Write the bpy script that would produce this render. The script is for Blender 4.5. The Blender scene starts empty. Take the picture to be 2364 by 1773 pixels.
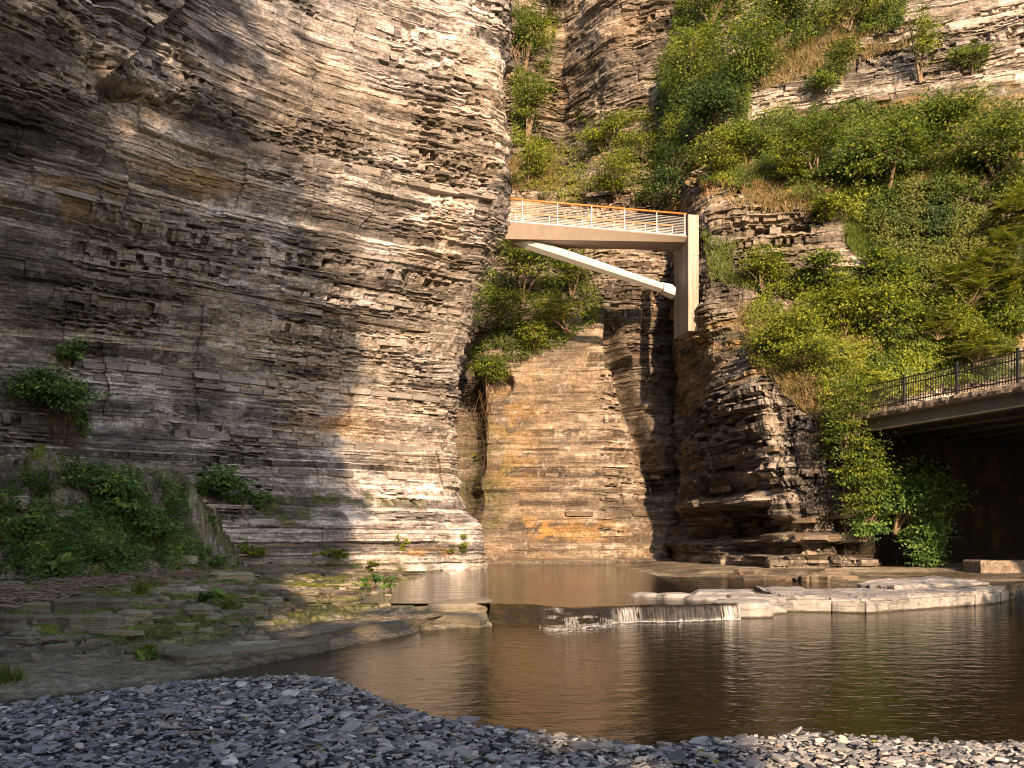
import bpy, math, random
import numpy as np
from mathutils import Vector

# ------------------------------------------------------------------ camera, sky, sun, exposure
F, CX, HY, CZ = 1970.0, 1182.0, 1250.0, 1.6      # photo: focal length in px, centre column, horizon row, eye height
scene = bpy.context.scene
col = scene.collection
cam_d = bpy.data.cameras.new('camera'); cam = bpy.data.objects.new('camera', cam_d); col.objects.link(cam)
cam_d.sensor_width = 36.0; cam_d.lens = 30.0; cam_d.shift_y = (HY - 886.5) / 2364.0
cam_d.clip_end = 500.0
cam.location = (0, 0, CZ); cam.rotation_euler = (math.radians(90), 0, 0)
scene.camera = cam

SUN_EL = math.radians(22.0)
SUN_H = np.array([0.21, -0.978]); SUN_H /= np.linalg.norm(SUN_H)
SUNV = Vector((SUN_H[0]*math.cos(SUN_EL), SUN_H[1]*math.cos(SUN_EL), math.sin(SUN_EL)))
world = bpy.data.worlds.new('World'); scene.world = world; world.use_nodes = True
wn = world.node_tree.nodes; wn.clear()
wo = wn.new('ShaderNodeOutputWorld'); wb = wn.new('ShaderNodeBackground'); ws = wn.new('ShaderNodeTexSky')
ws.sky_type = 'NISHITA'; ws.sun_disc = False; ws.sun_elevation = SUN_EL
ws.sun_rotation = math.atan2(SUN_H[0], SUN_H[1]); ws.dust_density = 1.5
wb.inputs['Strength'].default_value = 0.125
world.node_tree.links.new(ws.outputs[0], wb.inputs[0]); world.node_tree.links.new(wb.outputs[0], wo.inputs[0])
sd = bpy.data.lights.new('sun', 'SUN'); sd.energy = 5.0; sd.angle = math.radians(0.6); sd.color = (1.0, 0.71, 0.45)
so = bpy.data.objects.new('sun', sd); col.objects.link(so); so.rotation_euler = SUNV.to_track_quat('Z', 'Y').to_euler()
so.location = (20, -60, 60)
vs = scene.view_settings
vs.view_transform = 'Standard'; vs.look = 'None'; vs.gamma = 1.0; vs.use_curve_mapping = False
vs.exposure = 1.05
scene.cycles.use_adaptive_sampling = True; scene.cycles.adaptive_threshold = 0.015
scene.cycles.use_denoising = True; scene.cycles.filter_width = 1.15
scene.cycles.max_bounces = 5; scene.cycles.diffuse_bounces = 2; scene.cycles.glossy_bounces = 2
scene.cycles.transparent_max_bounces = 8; scene.cycles.caustics_reflective = False; scene.cycles.caustics_refractive = False

# ------------------------------------------------------------------ numpy helpers
rng = np.random.default_rng(7)
def hsh(a, b=0, s=0):
    a = np.asarray(a, dtype=np.int64); b = np.asarray(b, dtype=np.int64)
    h = (a * 374761393 + b * 668265263 + s * 2147483647 + 1274126177) & 0xFFFFFFFF
    h = ((h ^ (h >> 13)) * 1274126177) & 0xFFFFFFFF
    h = ((h ^ (h >> 16)) * 2246822519) & 0xFFFFFFFF
    h = h ^ (h >> 15)
    return (h & 0xFFFFFF) / float(0x1000000)
def noise(x, y, s=0):
    x = np.asarray(x, float); y = np.asarray(y, float)
    ix = np.floor(x).astype(np.int64); iy = np.floor(y).astype(np.int64)
    fx = x - ix; fy = y - iy
    fx = fx*fx*(3-2*fx); fy = fy*fy*(3-2*fy)
    a = hsh(ix, iy, s); b = hsh(ix+1, iy, s); c = hsh(ix, iy+1, s); d = hsh(ix+1, iy+1, s)
    return (a*(1-fx)+b*fx)*(1-fy) + (c*(1-fx)+d*fx)*fy
def fbm(x, y, s=0, o=4):
    t = 0; a = 0.5; n = 0
    for k in range(o):
        t = t + a*noise(x*2**k + 17.3*k, y*2**k - 9.1*k, s+k*31); n += a; a *= 0.5
    return t / n
def sst(a, b, x):
    t = np.clip((x-a)/(b-a), 0, 1); return t*t*(3-2*t)
def W(px, py, Y): return np.array([(px-CX)/F*Y, Y, CZ+(HY-py)/F*Y])
def WG(px, py, z):
    Y = F*(CZ-z)/(py-HY); return np.array([(px-CX)/F*Y, Y, z])

def mk(name, V, faces, mat, parent=None, attrs=None, smooth=False, loc=None):
    """one mesh object from numpy vertices and a list of index arrays (n,3) / (n,4)"""
    me = bpy.data.meshes.new(name)
    V = np.ascontiguousarray(V, dtype=np.float32)
    if not isinstance(faces, (list, tuple)): faces = [faces]
    faces = [np.asarray(f, dtype=np.int32) for f in faces if len(f)]
    me.vertices.add(len(V)); me.vertices.foreach_set('co', V.ravel())
    loops = np.concatenate([f.ravel() for f in faces]); me.loops.add(len(loops)); me.loops.foreach_set('vertex_index', loops)
    tot = np.concatenate([np.full(len(f), f.shape[1], np.int32) for f in faces])
    st = np.concatenate([[0], np.cumsum(tot)[:-1]]).astype(np.int32)
    me.polygons.add(len(tot)); me.polygons.foreach_set('loop_start', st)
    try: me.polygons.foreach_set('loop_total', tot)
    except Exception: pass
    me.polygons.foreach_set('use_smooth', np.full(len(tot), smooth, dtype=bool))
    me.update(calc_edges=True)
    for k, a in (attrs or {}).items():
        a = np.ascontiguousarray(a, dtype=np.float32)
        if a.ndim > 1 and a.shape[-1] == 3:
            a4 = np.ones((a.size//3, 4), np.float32); a4[:, :3] = a.reshape(-1, 3)
            at = me.attributes.new(k, 'FLOAT_COLOR', 'POINT'); at.data.foreach_set('color', a4.ravel()); continue
        at = me.attributes.new(k, 'FLOAT', 'POINT'); at.data.foreach_set('value', a.ravel())
    if mat: me.materials.append(mat)
    o = bpy.data.objects.new(name, me); col.objects.link(o)
    if parent: o.parent = parent
    if loc is not None: o.location = loc
    return o
def tag(o, label=None, cat=None, group=None, kind=None):
    if label: o['label'] = label
    if cat: o['category'] = cat
    if group: o['group'] = group
    if kind: o['kind'] = kind
    return o
def empty(name, loc=(0, 0, 0)):
    o = bpy.data.objects.new(name, None); o.empty_display_size = 0.2; col.objects.link(o); o.location = loc; return o

class MB:
    def __init__(s): s.v = []; s.f = {}; s.n = 0
    def add(s, V, *fs):
        V = np.asarray(V, float)
        for f in fs:
            f = np.asarray(f, int); s.f.setdefault(f.shape[1], []).append(f + s.n)
        s.v.append(V); s.n += len(V)
    def build(s, name, mat, parent=None, smooth=False, attrs=None, loc=None):
        V = np.concatenate(s.v)
        if loc is not None: V = V - np.asarray(loc)
        return mk(name, V, [np.concatenate(f) for f in s.f.values()], mat, parent, attrs, smooth, loc=None if parent else loc)
    def box(s, c, ax, ay, az):
        """centre and three half-axis vectors"""
        c = np.asarray(c, float); ax = np.asarray(ax, float); ay = np.asarray(ay, float); az = np.asarray(az, float)
        V = [c+i*ax+j*ay+k*az for k in (-1, 1) for j in (-1, 1) for i in (-1, 1)]
        s.add(V, [[0,2,3,1],[4,5,7,6],[0,1,5,4],[2,6,7,3],[0,4,6,2],[1,3,7,5]])
    def loft(s, rings, cap=True):
        rings = [np.asarray(r, float) for r in rings]; k = len(rings[0]); m = len(rings)
        idx = np.arange(m*k).reshape(m, k); q = []
        a = idx[:-1]; b = idx[1:]
        q = np.stack([a, np.roll(a, -1, 1), np.roll(b, -1, 1), b], -1).reshape(-1, 4)
        V = np.concatenate(rings); fs = [q]
        if cap:
            c0 = rings[0].mean(0); c1 = rings[-1].mean(0); V = np.concatenate([V, [c0, c1]])
            r = np.arange(k); rn = np.roll(r, -1)
            fs.append(np.stack([rn, r, np.full(k, m*k)], -1))
            fs.append(np.stack([r+(m-1)*k, rn+(m-1)*k, np.full(k, m*k+1)], -1))
        s.add(V, *fs)
    def tube(s, P, R, k=6, cap=False):
        P = np.asarray(P, float); R = np.broadcast_to(np.asarray(R, float), (len(P),))
        T = np.gradient(P, axis=0); T /= np.linalg.norm(T, axis=1)[:, None]+1e-9
        up = np.array([0, 0, 1.0]) if abs(T[0][2]) < 0.9 else np.array([1.0, 0, 0])
        A = np.cross(T, up); A /= np.linalg.norm(A, axis=1)[:, None]+1e-9; B = np.cross(T, A)
        th = np.arange(k)/k*2*np.pi
        rings = P[:, None]+R[:, None, None]*(np.cos(th)[None, :, None]*A[:, None]+np.sin(th)[None, :, None]*B[:, None])
        s.loft(list(rings), cap)

# ------------------------------------------------------------------ materials
class NT:
    def __init__(s, name):
        s.m = bpy.data.materials.new(name); s.m.use_nodes = True; s.t = s.m.node_tree; s.t.nodes.clear()
        s.out = s.n('ShaderNodeOutputMaterial')
    def n(s, t, **kw):
        nd = s.t.nodes.new(t)
        for k, v in kw.items(): setattr(nd, k, v)
        return nd
    def l(s, a, b): s.t.links.new(a, b)
    def set(s, sock, v):
        if hasattr(v, 'is_linked'): s.l(v, sock)
        else: sock.default_value = v
    def pos(s): return s.n('ShaderNodeNewGeometry').outputs['Position']
    def noise(s, vec, scale, detail=5, rough=0.6, mul=(1, 1, 1), dist=0.0):
        mp = s.n('ShaderNodeVectorMath', operation='MULTIPLY'); s.l(vec, mp.inputs[0]); mp.inputs[1].default_value = mul
        nz = s.n('ShaderNodeTexNoise'); s.l(mp.outputs[0], nz.inputs['Vector'])
        nz.inputs['Scale'].default_value = scale; nz.inputs['Detail'].default_value = detail
        nz.inputs['Roughness'].default_value = rough; nz.inputs['Distortion'].default_value = dist
        return nz.outputs['Fac']
    def ramp(s, fac, stops, interp='LINEAR'):
        r = s.n('ShaderNodeValToRGB'); s.l(fac, r.inputs[0]); e = r.color_ramp.elements; r.color_ramp.interpolation = interp
        while len(e) > 1: e.remove(e[-1])
        for i, (p, c) in enumerate(stops):
            el = e[0] if i == 0 else e.new(p)
            el.position = p; el.color = (c[0], c[1], c[2], 1) if not isinstance(c, (int, float)) else (c, c, c, 1)
        return r.outputs[0]
    def mix(s, fac, a, b, mode='MIX'):
        m = s.n('ShaderNodeMix', data_type='RGBA', blend_type=mode)
        s.set(m.inputs[0], fac)
        for sock, v in ((m.inputs[6], a), (m.inputs[7], b)):
            if hasattr(v, 'is_linked'): s.l(v, sock)
            else: sock.default_value = (v[0], v[1], v[2], 1) if not isinstance(v, (int, float)) else (v, v, v, 1)
        return m.outputs[2]
    def math(s, op, a, b=0.0):
        m = s.n('ShaderNodeMath', operation=op); s.set(m.inputs[0], a); s.set(m.inputs[1], b); return m.outputs[0]
    def attr(s, name): return s.n('ShaderNodeAttribute', attribute_name=name).outputs['Fac']
    def rnd(s): return s.n('ShaderNodeObjectInfo').outputs['Random']
    def bump(s, h, strength=0.5, dist=0.05, prev=None):
        b = s.n('ShaderNodeBump'); b.inputs['Strength'].default_value = strength; b.inputs['Distance'].default_value = dist
        s.l(h, b.inputs['Height'])
        if prev is not None: s.l(prev, b.inputs['Normal'])
        return b.outputs[0]
    def pbr(s, color, rough=0.9, normal=None, spec=0.3):
        p = s.n('ShaderNodeBsdfPrincipled'); s.set(p.inputs['Base Color'], color if hasattr(color, 'is_linked') else (*color, 1))
        s.set(p.inputs['Roughness'], rough); p.inputs['Specular IOR Level'].default_value = spec
        if normal is not None: s.l(normal, p.inputs['Normal'])
        s.l(p.outputs[0], s.out.inputs[0]); return p

def rock_mat(name, cols, stain_shade=(0.045, 0.04, 0.036), patch=0.5, use_tone='tone', speck=0.35, tanc=(0.33, 0.23, 0.13)):
    t = NT(name); P = t.pos()
    n1 = t.noise(P, 1.0, 6, 0.65, (0.22, 0.22, 3.2))
    c = t.ramp(n1, [(0.28+0.44*i/(len(cols)-1), k) for i, k in enumerate(cols)])
    big = t.noise(P, 0.33, 6, 0.6, (1, 1, 1.4), 0.6)
    c = t.mix(t.ramp(big, [(0.46, 0.0), (0.62, 0.75)]), c, tanc)
    dk = t.noise(P, 0.5, 7, 0.68, (0.8, 0.8, 1.3), 0.9)
    c = t.mix(t.ramp(dk, [(0.53, 0.0), (0.68, patch)]), c, stain_shade)
    if use_tone == 'tone':
        tn = t.attr('tone')
    else: tn = t.rnd()
    c = t.mix(1.0, c, t.ramp(tn, [(0.0, 0.62), (1.0, 1.25)]), 'MULTIPLY')
    sp = t.noise(P, 5.0, 6, 0.75, (1, 1, 1.6))
    c = t.mix(t.ramp(sp, [(0.6, 0.0), (0.72, speck)]), c, (0.5, 0.46, 0.43))
    c = t.mix(1.0, c, t.ramp(t.noise(P, 9.0, 4, 0.7, (0.5, 0.5, 3)), [(0.25, 0.7), (0.75, 1.25)]), 'MULTIPLY')
    if use_tone == 'tone':
        c = t.mix(t.math('MULTIPLY', t.attr('stain_shade'), 0.85), c, stain_shade)
        mn = t.noise(P, 2.5, 6, 0.7)
        mf = t.math('MULTIPLY', t.attr('moss'), t.ramp(mn, [(0.38, 0.0), (0.55, 1.0)]))
        mc = t.mix(t.noise(P, 8.0, 4), (0.035, 0.05, 0.008), (0.11, 0.12, 0.02))
        c = t.mix(mf, c, mc)
        of = t.math('MULTIPLY', t.attr('ochre'), t.ramp(t.noise(P, 1.2, 6, 0.7, (0.5, 0.5, 2.0)), [(0.4, 0.0), (0.6, 1.0)]))
        c = t.mix(of, c, (0.36, 0.2, 0.06))
    b1 = t.bump(t.noise(P, 1.0, 8, 0.72, (1.6, 1.6, 15)), 0.9, 0.10)
    b2 = t.bump(t.noise(P, 9.0, 6, 0.7), 0.6, 0.03, b1)
    t.pbr(c, 0.88, b2, 0.25)
    return t.m
def strata_mat(name, lam=(0.38, 1.55), bump=1.0, mul=(1.5, 1.5, 16), rough=0.88):
    t = NT(name); P = t.pos()
    at = t.n('ShaderNodeAttribute', attribute_name='Col').outputs['Color']
    n1 = t.noise(P, 1.0, 4, 0.7, mul); n2 = t.noise(P, 8.0, 4, 0.72)
    c = t.mix(1.0, at, t.ramp(n1, [(0.28, lam[0]), (0.5, 1.0), (0.72, lam[1])]), 'MULTIPLY')
    c = t.mix(1.0, c, t.ramp(n2, [(0.3, 0.55), (0.7, 1.42)]), 'MULTIPLY')
    h = t.math('ADD', n1, t.math('MULTIPLY', n2, 0.45))
    t.pbr(c, rough, t.bump(h, bump, 0.10), 0.22); return t.m
def lerp3(a, b, f): return a+(np.asarray(b)-a)*f[..., None]
def bake(U, Z, bed, hv, pal, s, tan, tan_amt, dark=0.5, seam=0.74):
    v = 0.34*fbm(U*0.33, Z*2.0, s+40, 5)+0.30*fbm(U*1.3, Z*3.2, s+47, 4)+0.16*hsh(bed, 6, s)+0.2*hv
    v = np.clip((v-0.5)*2.6+0.5, 0, 1)*(len(pal)-1); i = np.clip(v.astype(int), 0, len(pal)-2); f = (v-i)[..., None]
    p = np.asarray(pal); C = p[i]*(1-f)+p[i+1]*f
    C = lerp3(C, tan, tan_amt*sst(0.47, 0.62, fbm(U*0.16, Z*0.3, s+41, 5)))
    C = C*(0.72+0.56*noise(U*0.7, Z*9.0, s+42))[..., None]
    C = C*np.where((hsh(bed, 8, s) > seam) & (fbm(U*.35, Z*.3, s+48) > .45), 0.42, 1.0)[..., None]
    dk = sst(0.5, 0.62, fbm(U*0.3, Z*0.45, s+43, 6)+0.12*(fbm(U*2, Z*4, s+44)-.5))
    C = lerp3(C, (0.07, 0.06, 0.052), dark*dk)
    sp = sst(0.66, 0.8, noise(U*6, Z*9, s+45)*0.6+0.4*fbm(U*0.6, Z*0.8, s+46))
    C = lerp3(C, (0.5, 0.46, 0.43), 0.45*sp)
    return C
PAL_GREY = [(0.09, 0.076, 0.071), (0.22, 0.188, 0.175), (0.37, 0.325, 0.303), (0.52, 0.465, 0.437), (0.66, 0.61, 0.58)]
PAL_BROWN = [(0.095, 0.069, 0.049), (0.16, 0.12, 0.087), (0.23, 0.178, 0.133), (0.31, 0.25, 0.197), (0.40, 0.34, 0.285)]
PAL_PALE = [(0.10, 0.08, 0.065), (0.20, 0.16, 0.13), (0.31, 0.26, 0.215), (0.42, 0.36, 0.31), (0.54, 0.48, 0.43)]
PAL_BANK = [(0.09, 0.07, 0.045), (0.17, 0.135, 0.088), (0.27, 0.22, 0.15), (0.38, 0.32, 0.235), (0.48, 0.42, 0.335)]
GREY = [(0.16, 0.135, 0.12), (0.24, 0.20, 0.175), (0.34, 0.295, 0.27), (0.20, 0.165, 0.15), (0.40, 0.36, 0.34)]
WARM = [(0.17, 0.115, 0.07), (0.30, 0.21, 0.135), (0.40, 0.30, 0.21), (0.26, 0.18, 0.115), (0.44, 0.35, 0.26)]
PALE = [(0.2, 0.16, 0.125), (0.36, 0.30, 0.24), (0.5, 0.43, 0.36), (0.28, 0.22, 0.18), (0.55, 0.5, 0.44)]
M = {}
M['cliff'] = strata_mat('grey_shale')
M['cliff_warm'] = strata_mat('brown_shale', (0.55, 1.4), 0.9, (1.2, 1.2, 11))
M['cliff_pale'] = strata_mat('pale_shale', (0.38, 1.5), 1.0, (1.5, 1.5, 12))
M['block_grey'] = rock_mat('grey_block', [(0.2, 0.172, 0.158), (0.31, 0.272, 0.25), (0.42, 0.375, 0.35)], use_tone='rnd', patch=0.35, tanc=(0.3, 0.255, 0.215))
M['block_warm'] = rock_mat('brown_block', [(0.11, 0.08, 0.056), (0.18, 0.137, 0.1), (0.26, 0.205, 0.155)], use_tone='rnd', patch=0.4, speck=0.1, tanc=(0.2, 0.15, 0.108))
M['ground'] = strata_mat('bank_rock', (0.5, 1.45), 1.2, (5.0, 7.0, 12.0))
M['slab'] = rock_mat('bank_slab', [(0.24, 0.205, 0.15), (0.34, 0.295, 0.22), (0.42, 0.37, 0.285)], use_tone='rnd', patch=0.3, speck=0.12, tanc=(0.23, 0.2, 0.12))

def shelf_mat():
    t = NT('pale_limestone'); P = t.pos()
    c = t.ramp(t.noise(P, 1.2, 6, 0.6, (1, 1, 2)), [(0.3, (0.26, 0.24, 0.23)), (0.5, (0.38, 0.355, 0.34)), (0.7, (0.48, 0.45, 0.43))])
    c = t.mix(t.ramp(t.noise(P, 2.2, 7, 0.7, (1, 1, 1), 0.8), [(0.48, 0.0), (0.62, 0.75)]), c, (0.12, 0.112, 0.108))
    sep = t.n('ShaderNodeSeparateXYZ'); t.l(P, sep.inputs[0])
    wl = t.math('ADD', sep.outputs[2], t.math('MULTIPLY', t.noise(P, 3.0, 3), 0.05))
    c = t.mix(t.ramp(wl, [(0.045, 1.0), (0.075, 0.0)]), c, (0.09, 0.075, 0.055))
    b = t.bump(t.noise(P, 2.0, 7, 0.68, (1, 1, 5)), 0.9, 0.12)
    b = t.bump(t.noise(P, 14.0, 5, 0.7), 0.4, 0.02, b)
    t.pbr(c, 0.75, b, 0.3); return t.m
M['shelf'] = shelf_mat()

def stone_mat(name, per_object):
    t = NT(name); P = t.pos()
    r = t.rnd() if per_object else t.attr('rnd')
    c = t.ramp(r, [(0.0, (0.05, 0.05, 0.054)), (0.2, (0.14, 0.14, 0.148)), (0.42, (0.25, 0.245, 0.25)), (0.6, (0.35, 0.325, 0.31)), (0.74, (0.17, 0.17, 0.182)), (0.88, (0.38, 0.32, 0.27)), (1.0, (0.58, 0.56, 0.54))])
    c = t.mix(1.0, c, t.ramp(t.noise(P, 9.0, 5, 0.7), [(0.25, 0.8), (0.75, 1.55)]), 'MULTIPLY')
    b = t.bump(t.noise(P, 22.0, 5, 0.7), 0.5, 0.01)
    t.pbr(c, 0.62, b, 0.4); return t.m
M['stone'] = stone_mat('shale_stone', True)
M['gravel'] = stone_mat('shale_gravel', False)
def gravel_bed_mat():
    t = NT('gravel_bed'); P = t.pos()
    v = t.n('ShaderNodeTexVoronoi'); t.l(P, v.inputs['Vector']); v.inputs['Scale'].default_value = 22
    c = t.ramp(t.math('ADD', v.outputs['Distance'], t.math('MULTIPLY', t.noise(P, 6, 4), 0.5)), [(0.2, (0.10, 0.098, 0.1)), (0.8, (0.03, 0.03, 0.03))])
    t.pbr(c, 0.9, t.bump(v.outputs['Distance'], 0.8, 0.03)); return t.m
M['gravel_bed'] = gravel_bed_mat()

def leaf_mat(name, cols, trans=0.35):
    t = NT(name)
    r = t.attr('rnd')
    c = t.ramp(r, [(i/(len(cols)-1), k) for i, k in enumerate(cols)])
    p = t.n('ShaderNodeBsdfPrincipled'); t.l(c, p.inputs['Base Color']); p.inputs['Roughness'].default_value = 0.5; p.inputs['Specular IOR Level'].default_value = 0.3
    tr = t.n('ShaderNodeBsdfTranslucent'); t.l(t.mix(0.5, c, (0.25, 0.30, 0.02), 'SCREEN'), tr.inputs[0])
    mx = t.n('ShaderNodeMixShader'); mx.inputs[0].default_value = trans
    t.l(p.outputs[0], mx.inputs[1]); t.l(tr.outputs[0], mx.inputs[2]); t.l(mx.outputs[0], t.out.inputs[0]); return t.m
M['leaf'] = leaf_mat('leaf_mid', [(0.018, 0.034, 0.006), (0.06, 0.105, 0.014), (0.14, 0.195, 0.02), (0.28, 0.29, 0.03)])
M['leaf_y'] = leaf_mat('leaf_yellowish', [(0.035, 0.055, 0.008), (0.125, 0.165, 0.016), (0.22, 0.255, 0.022), (0.33, 0.32, 0.035)])
M['leaf_d'] = leaf_mat('leaf_dark', [(0.01, 0.022, 0.006), (0.025, 0.055, 0.011), (0.05, 0.095, 0.016), (0.10, 0.14, 0.025)], 0.2)
M['leaf_i'] = leaf_mat('leaf_ivy', [(0.01, 0.022, 0.004), (0.022, 0.044, 0.007), (0.048, 0.078, 0.011), (0.12, 0.13, 0.022)], 0.12)
M['leaf_s'] = leaf_mat('leaf_shade', [(0.018, 0.05, 0.012), (0.06, 0.145, 0.033), (0.14, 0.26, 0.06), (0.30, 0.39, 0.08)], 0.3)
M['grass'] = leaf_mat('grass_dry', [(0.10, 0.10, 0.02), (0.19, 0.15, 0.05), (0.30, 0.21, 0.10), (0.37, 0.26, 0.15)], 0.2)
M['grass_g'] = leaf_mat('grass_green', [(0.06, 0.11, 0.02), (0.13, 0.18, 0.03), (0.22, 0.24, 0.05)], 0.3)
def plain(name, c, rough=0.8, nscale=8.0, lo=0.7, hi=1.25, bs=0.3, mul=(1, 1, 1), spec=0.3, bd=0.02):
    t = NT(name); P = t.pos(); nz = t.noise(P, nscale, 6, 0.65, mul)
    cc = t.mix(1.0, c, t.ramp(nz, [(0.25, lo), (0.75, hi)]), 'MULTIPLY')
    t.pbr(cc, rough, t.bump(nz, bs, bd), spec); return t.m
M['bark'] = plain('bark', (0.22, 0.155, 0.105), 0.9, 12)
M['root'] = plain('root', (0.12, 0.07, 0.04), 0.9, 20)
M['twig'] = plain('driftwood', (0.27, 0.2, 0.155), 0.85, 14)
M['concrete_shaded'] = plain('shaded_brown_concrete', (0.27, 0.215, 0.175), 0.75, 2.5, 0.85, 1.12, 0.1, (1, 1, 0.4))  # deck concrete browned to carry the shade on its side
M['concrete_sunlit'] = plain('sunlit_pale_concrete', (0.68, 0.64, 0.6), 0.7, 2.5, 0.85, 1.1, 0.1)  # strut concrete lightened to carry the sunlight on it
def pier_mat():
    t = NT('pier_concrete'); P = t.pos()
    st = t.noise(P, 1.0, 6, 0.7, (3.2, 3.2, 0.22))
    c = t.mix(t.ramp(st, [(0.4, 0.0), (0.68, 0.8)]), (0.42, 0.36, 0.3), (0.13, 0.085, 0.055))
    b = t.bump(t.noise(P, 8, 5, 0.6), 0.25, 0.02)
    t.pbr(c, 0.8, b); return t.m
M['pier'] = pier_mat()
M['metal'] = plain('galvanised', (0.55, 0.54, 0.52), 0.4, 6, 0.9, 1.08, 0.05, spec=0.6)
M['handrail'] = plain('orange_wood', (0.5, 0.2, 0.055), 0.45, 5, 0.8, 1.15, 0.1, (0.4, 2, 2))
M['black'] = plain('black_paint', (0.022, 0.017, 0.015), 0.45, 10, 0.8, 1.2, 0.1, spec=0.4)
M['steel'] = plain('grey_steel', (0.16, 0.145, 0.115), 0.6, 1.2, 0.65, 1.2, 0.1, (1, 1, 3))
M['old_concrete'] = plain('crumbling_concrete', (0.31, 0.25, 0.2), 0.95, 5.0, 0.35, 1.5, 0.9, (1, 1, 1), 0.2, 0.08)
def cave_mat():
    t = NT('shaded_stained_wall'); P = t.pos()
    c = t.mix(t.ramp(t.noise(P, 0.55, 6, 0.65, (1, 1, 1), 1.0), [(0.52, 0.0), (0.6, 1.0)]), (0.014, 0.012, 0.009), (0.04, 0.029, 0.014))  # near-black base stands for deep shade under the bridge as well as stains
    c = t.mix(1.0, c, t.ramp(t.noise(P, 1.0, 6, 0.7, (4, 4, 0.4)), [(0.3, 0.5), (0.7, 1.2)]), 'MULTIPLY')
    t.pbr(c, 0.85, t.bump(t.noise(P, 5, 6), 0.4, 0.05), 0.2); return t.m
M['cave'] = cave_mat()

def water_mat(name, deep, clear, bscale, bstr):
    t = NT(name); P = t.pos()
    w1 = t.noise(P, bscale, 4, 0.55, (0.8, 1.7, 1), 0.6)
    w2 = t.noise(P, bscale*0.27, 3, 0.5, (1, 1.6, 1), 0.3)
    b = t.bump(w2, bstr, 0.16); b = t.bump(w1, bstr, 0.06, b)
    g = t.n('ShaderNodeBsdfGlossy'); g.inputs['Roughness'].default_value = 0.03; t.l(b, g.inputs['Normal'])
    d = t.n('ShaderNodeBsdfDiffuse'); d.inputs[0].default_value = (*deep, 1)
    tr = t.n('ShaderNodeBsdfTransparent'); tr.inputs[0].default_value = (0.62, 0.45, 0.24, 1)
    m1 = t.n('ShaderNodeMixShader'); m1.inputs[0].default_value = clear; t.l(d.outputs[0], m1.inputs[1]); t.l(tr.outputs[0], m1.inputs[2])
    fr = t.n('ShaderNodeFresnel'); fr.inputs[0].default_value = 1.62; t.l(b, fr.inputs['Normal'])
    m2 = t.n('ShaderNodeMixShader'); t.l(fr.outputs[0], m2.inputs[0]); t.l(m1.outputs[0], m2.inputs[1]); t.l(g.outputs[0], m2.inputs[2])
    t.l(m2.outputs[0], t.out.inputs[0]); return t.m
M['water'] = water_mat('pool_water', (0.034, 0.025, 0.009), 0.3, 9.0, 0.10)
M['water_up'] = water_mat('stream_water', (0.03, 0.02, 0.008), 0.55, 4.5, 0.14)
def fall_mat():
    t = NT('falling_water'); P = t.pos()
    st = t.noise(P, 1.0, 5, 0.75, (26, 2.2, 2.2))
    f = t.math('MULTIPLY', t.ramp(st, [(0.40, 0.0), (0.64, 0.9)]), t.attr('foam'))
    g = t.n('ShaderNodeBsdfPrincipled'); g.inputs['Base Color'].default_value = (0.018, 0.012, 0.006, 1); g.inputs['Roughness'].default_value = 0.08
    t.l(t.bump(t.noise(P, 6.0, 4, 0.6), 0.4, 0.06), g.inputs['Normal'])
    w = t.n('ShaderNodeBsdfPrincipled'); w.inputs['Base Color'].default_value = (0.62, 0.6, 0.57, 1); w.inputs['Roughness'].default_value = 0.5
    m = t.n('ShaderNodeMixShader'); t.l(f, m.inputs[0]); t.l(g.outputs[0], m.inputs[1]); t.l(w.outputs[0], m.inputs[2])
    t.l(m.outputs[0], t.out.inputs[0]); return t.m
M['fall'] = fall_mat()
M['foam'] = plain('foam', (0.6, 0.59, 0.58), 0.5, 20)

# ------------------------------------------------------------------ layered cliffs
def make_beds(z0, z1, seed, thin=1.0):
    r = np.random.default_rng(seed); z = z0; b = [z0]
    while z < z1:
        q = r.random()
        th = thin*(r.uniform(0.05, 0.11) if q < 0.66 else (r.uniform(0.11, 0.22) if q < 0.92 else r.uniform(0.25, 0.5)))
        z += th; b.append(z)
    return np.array(b)
def crom(C, t):
    """Catmull-Rom over axis 0 of control points C at params t"""
    K = len(C); i = np.clip(np.floor(t).astype(int), 0, K-2); f = (t-i)
    p = lambda j: C[np.clip(j, 0, K-1)]
    sh = (-1,)+(1,)*(C.ndim-1); f = f.reshape(sh)
    p0, p1, p2, p3 = p(i-1), p(i), p(i+1), p(i+2)
    return 0.11*((2*p1)+(-p0+p2)*f+(2*p0-5*p1+4*p2-p3)*f**2+(-p0+3*p1-3*p2+p3)*f**3)+0.78*(p1+(p2-p1)*f)
PATCH = []
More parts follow.
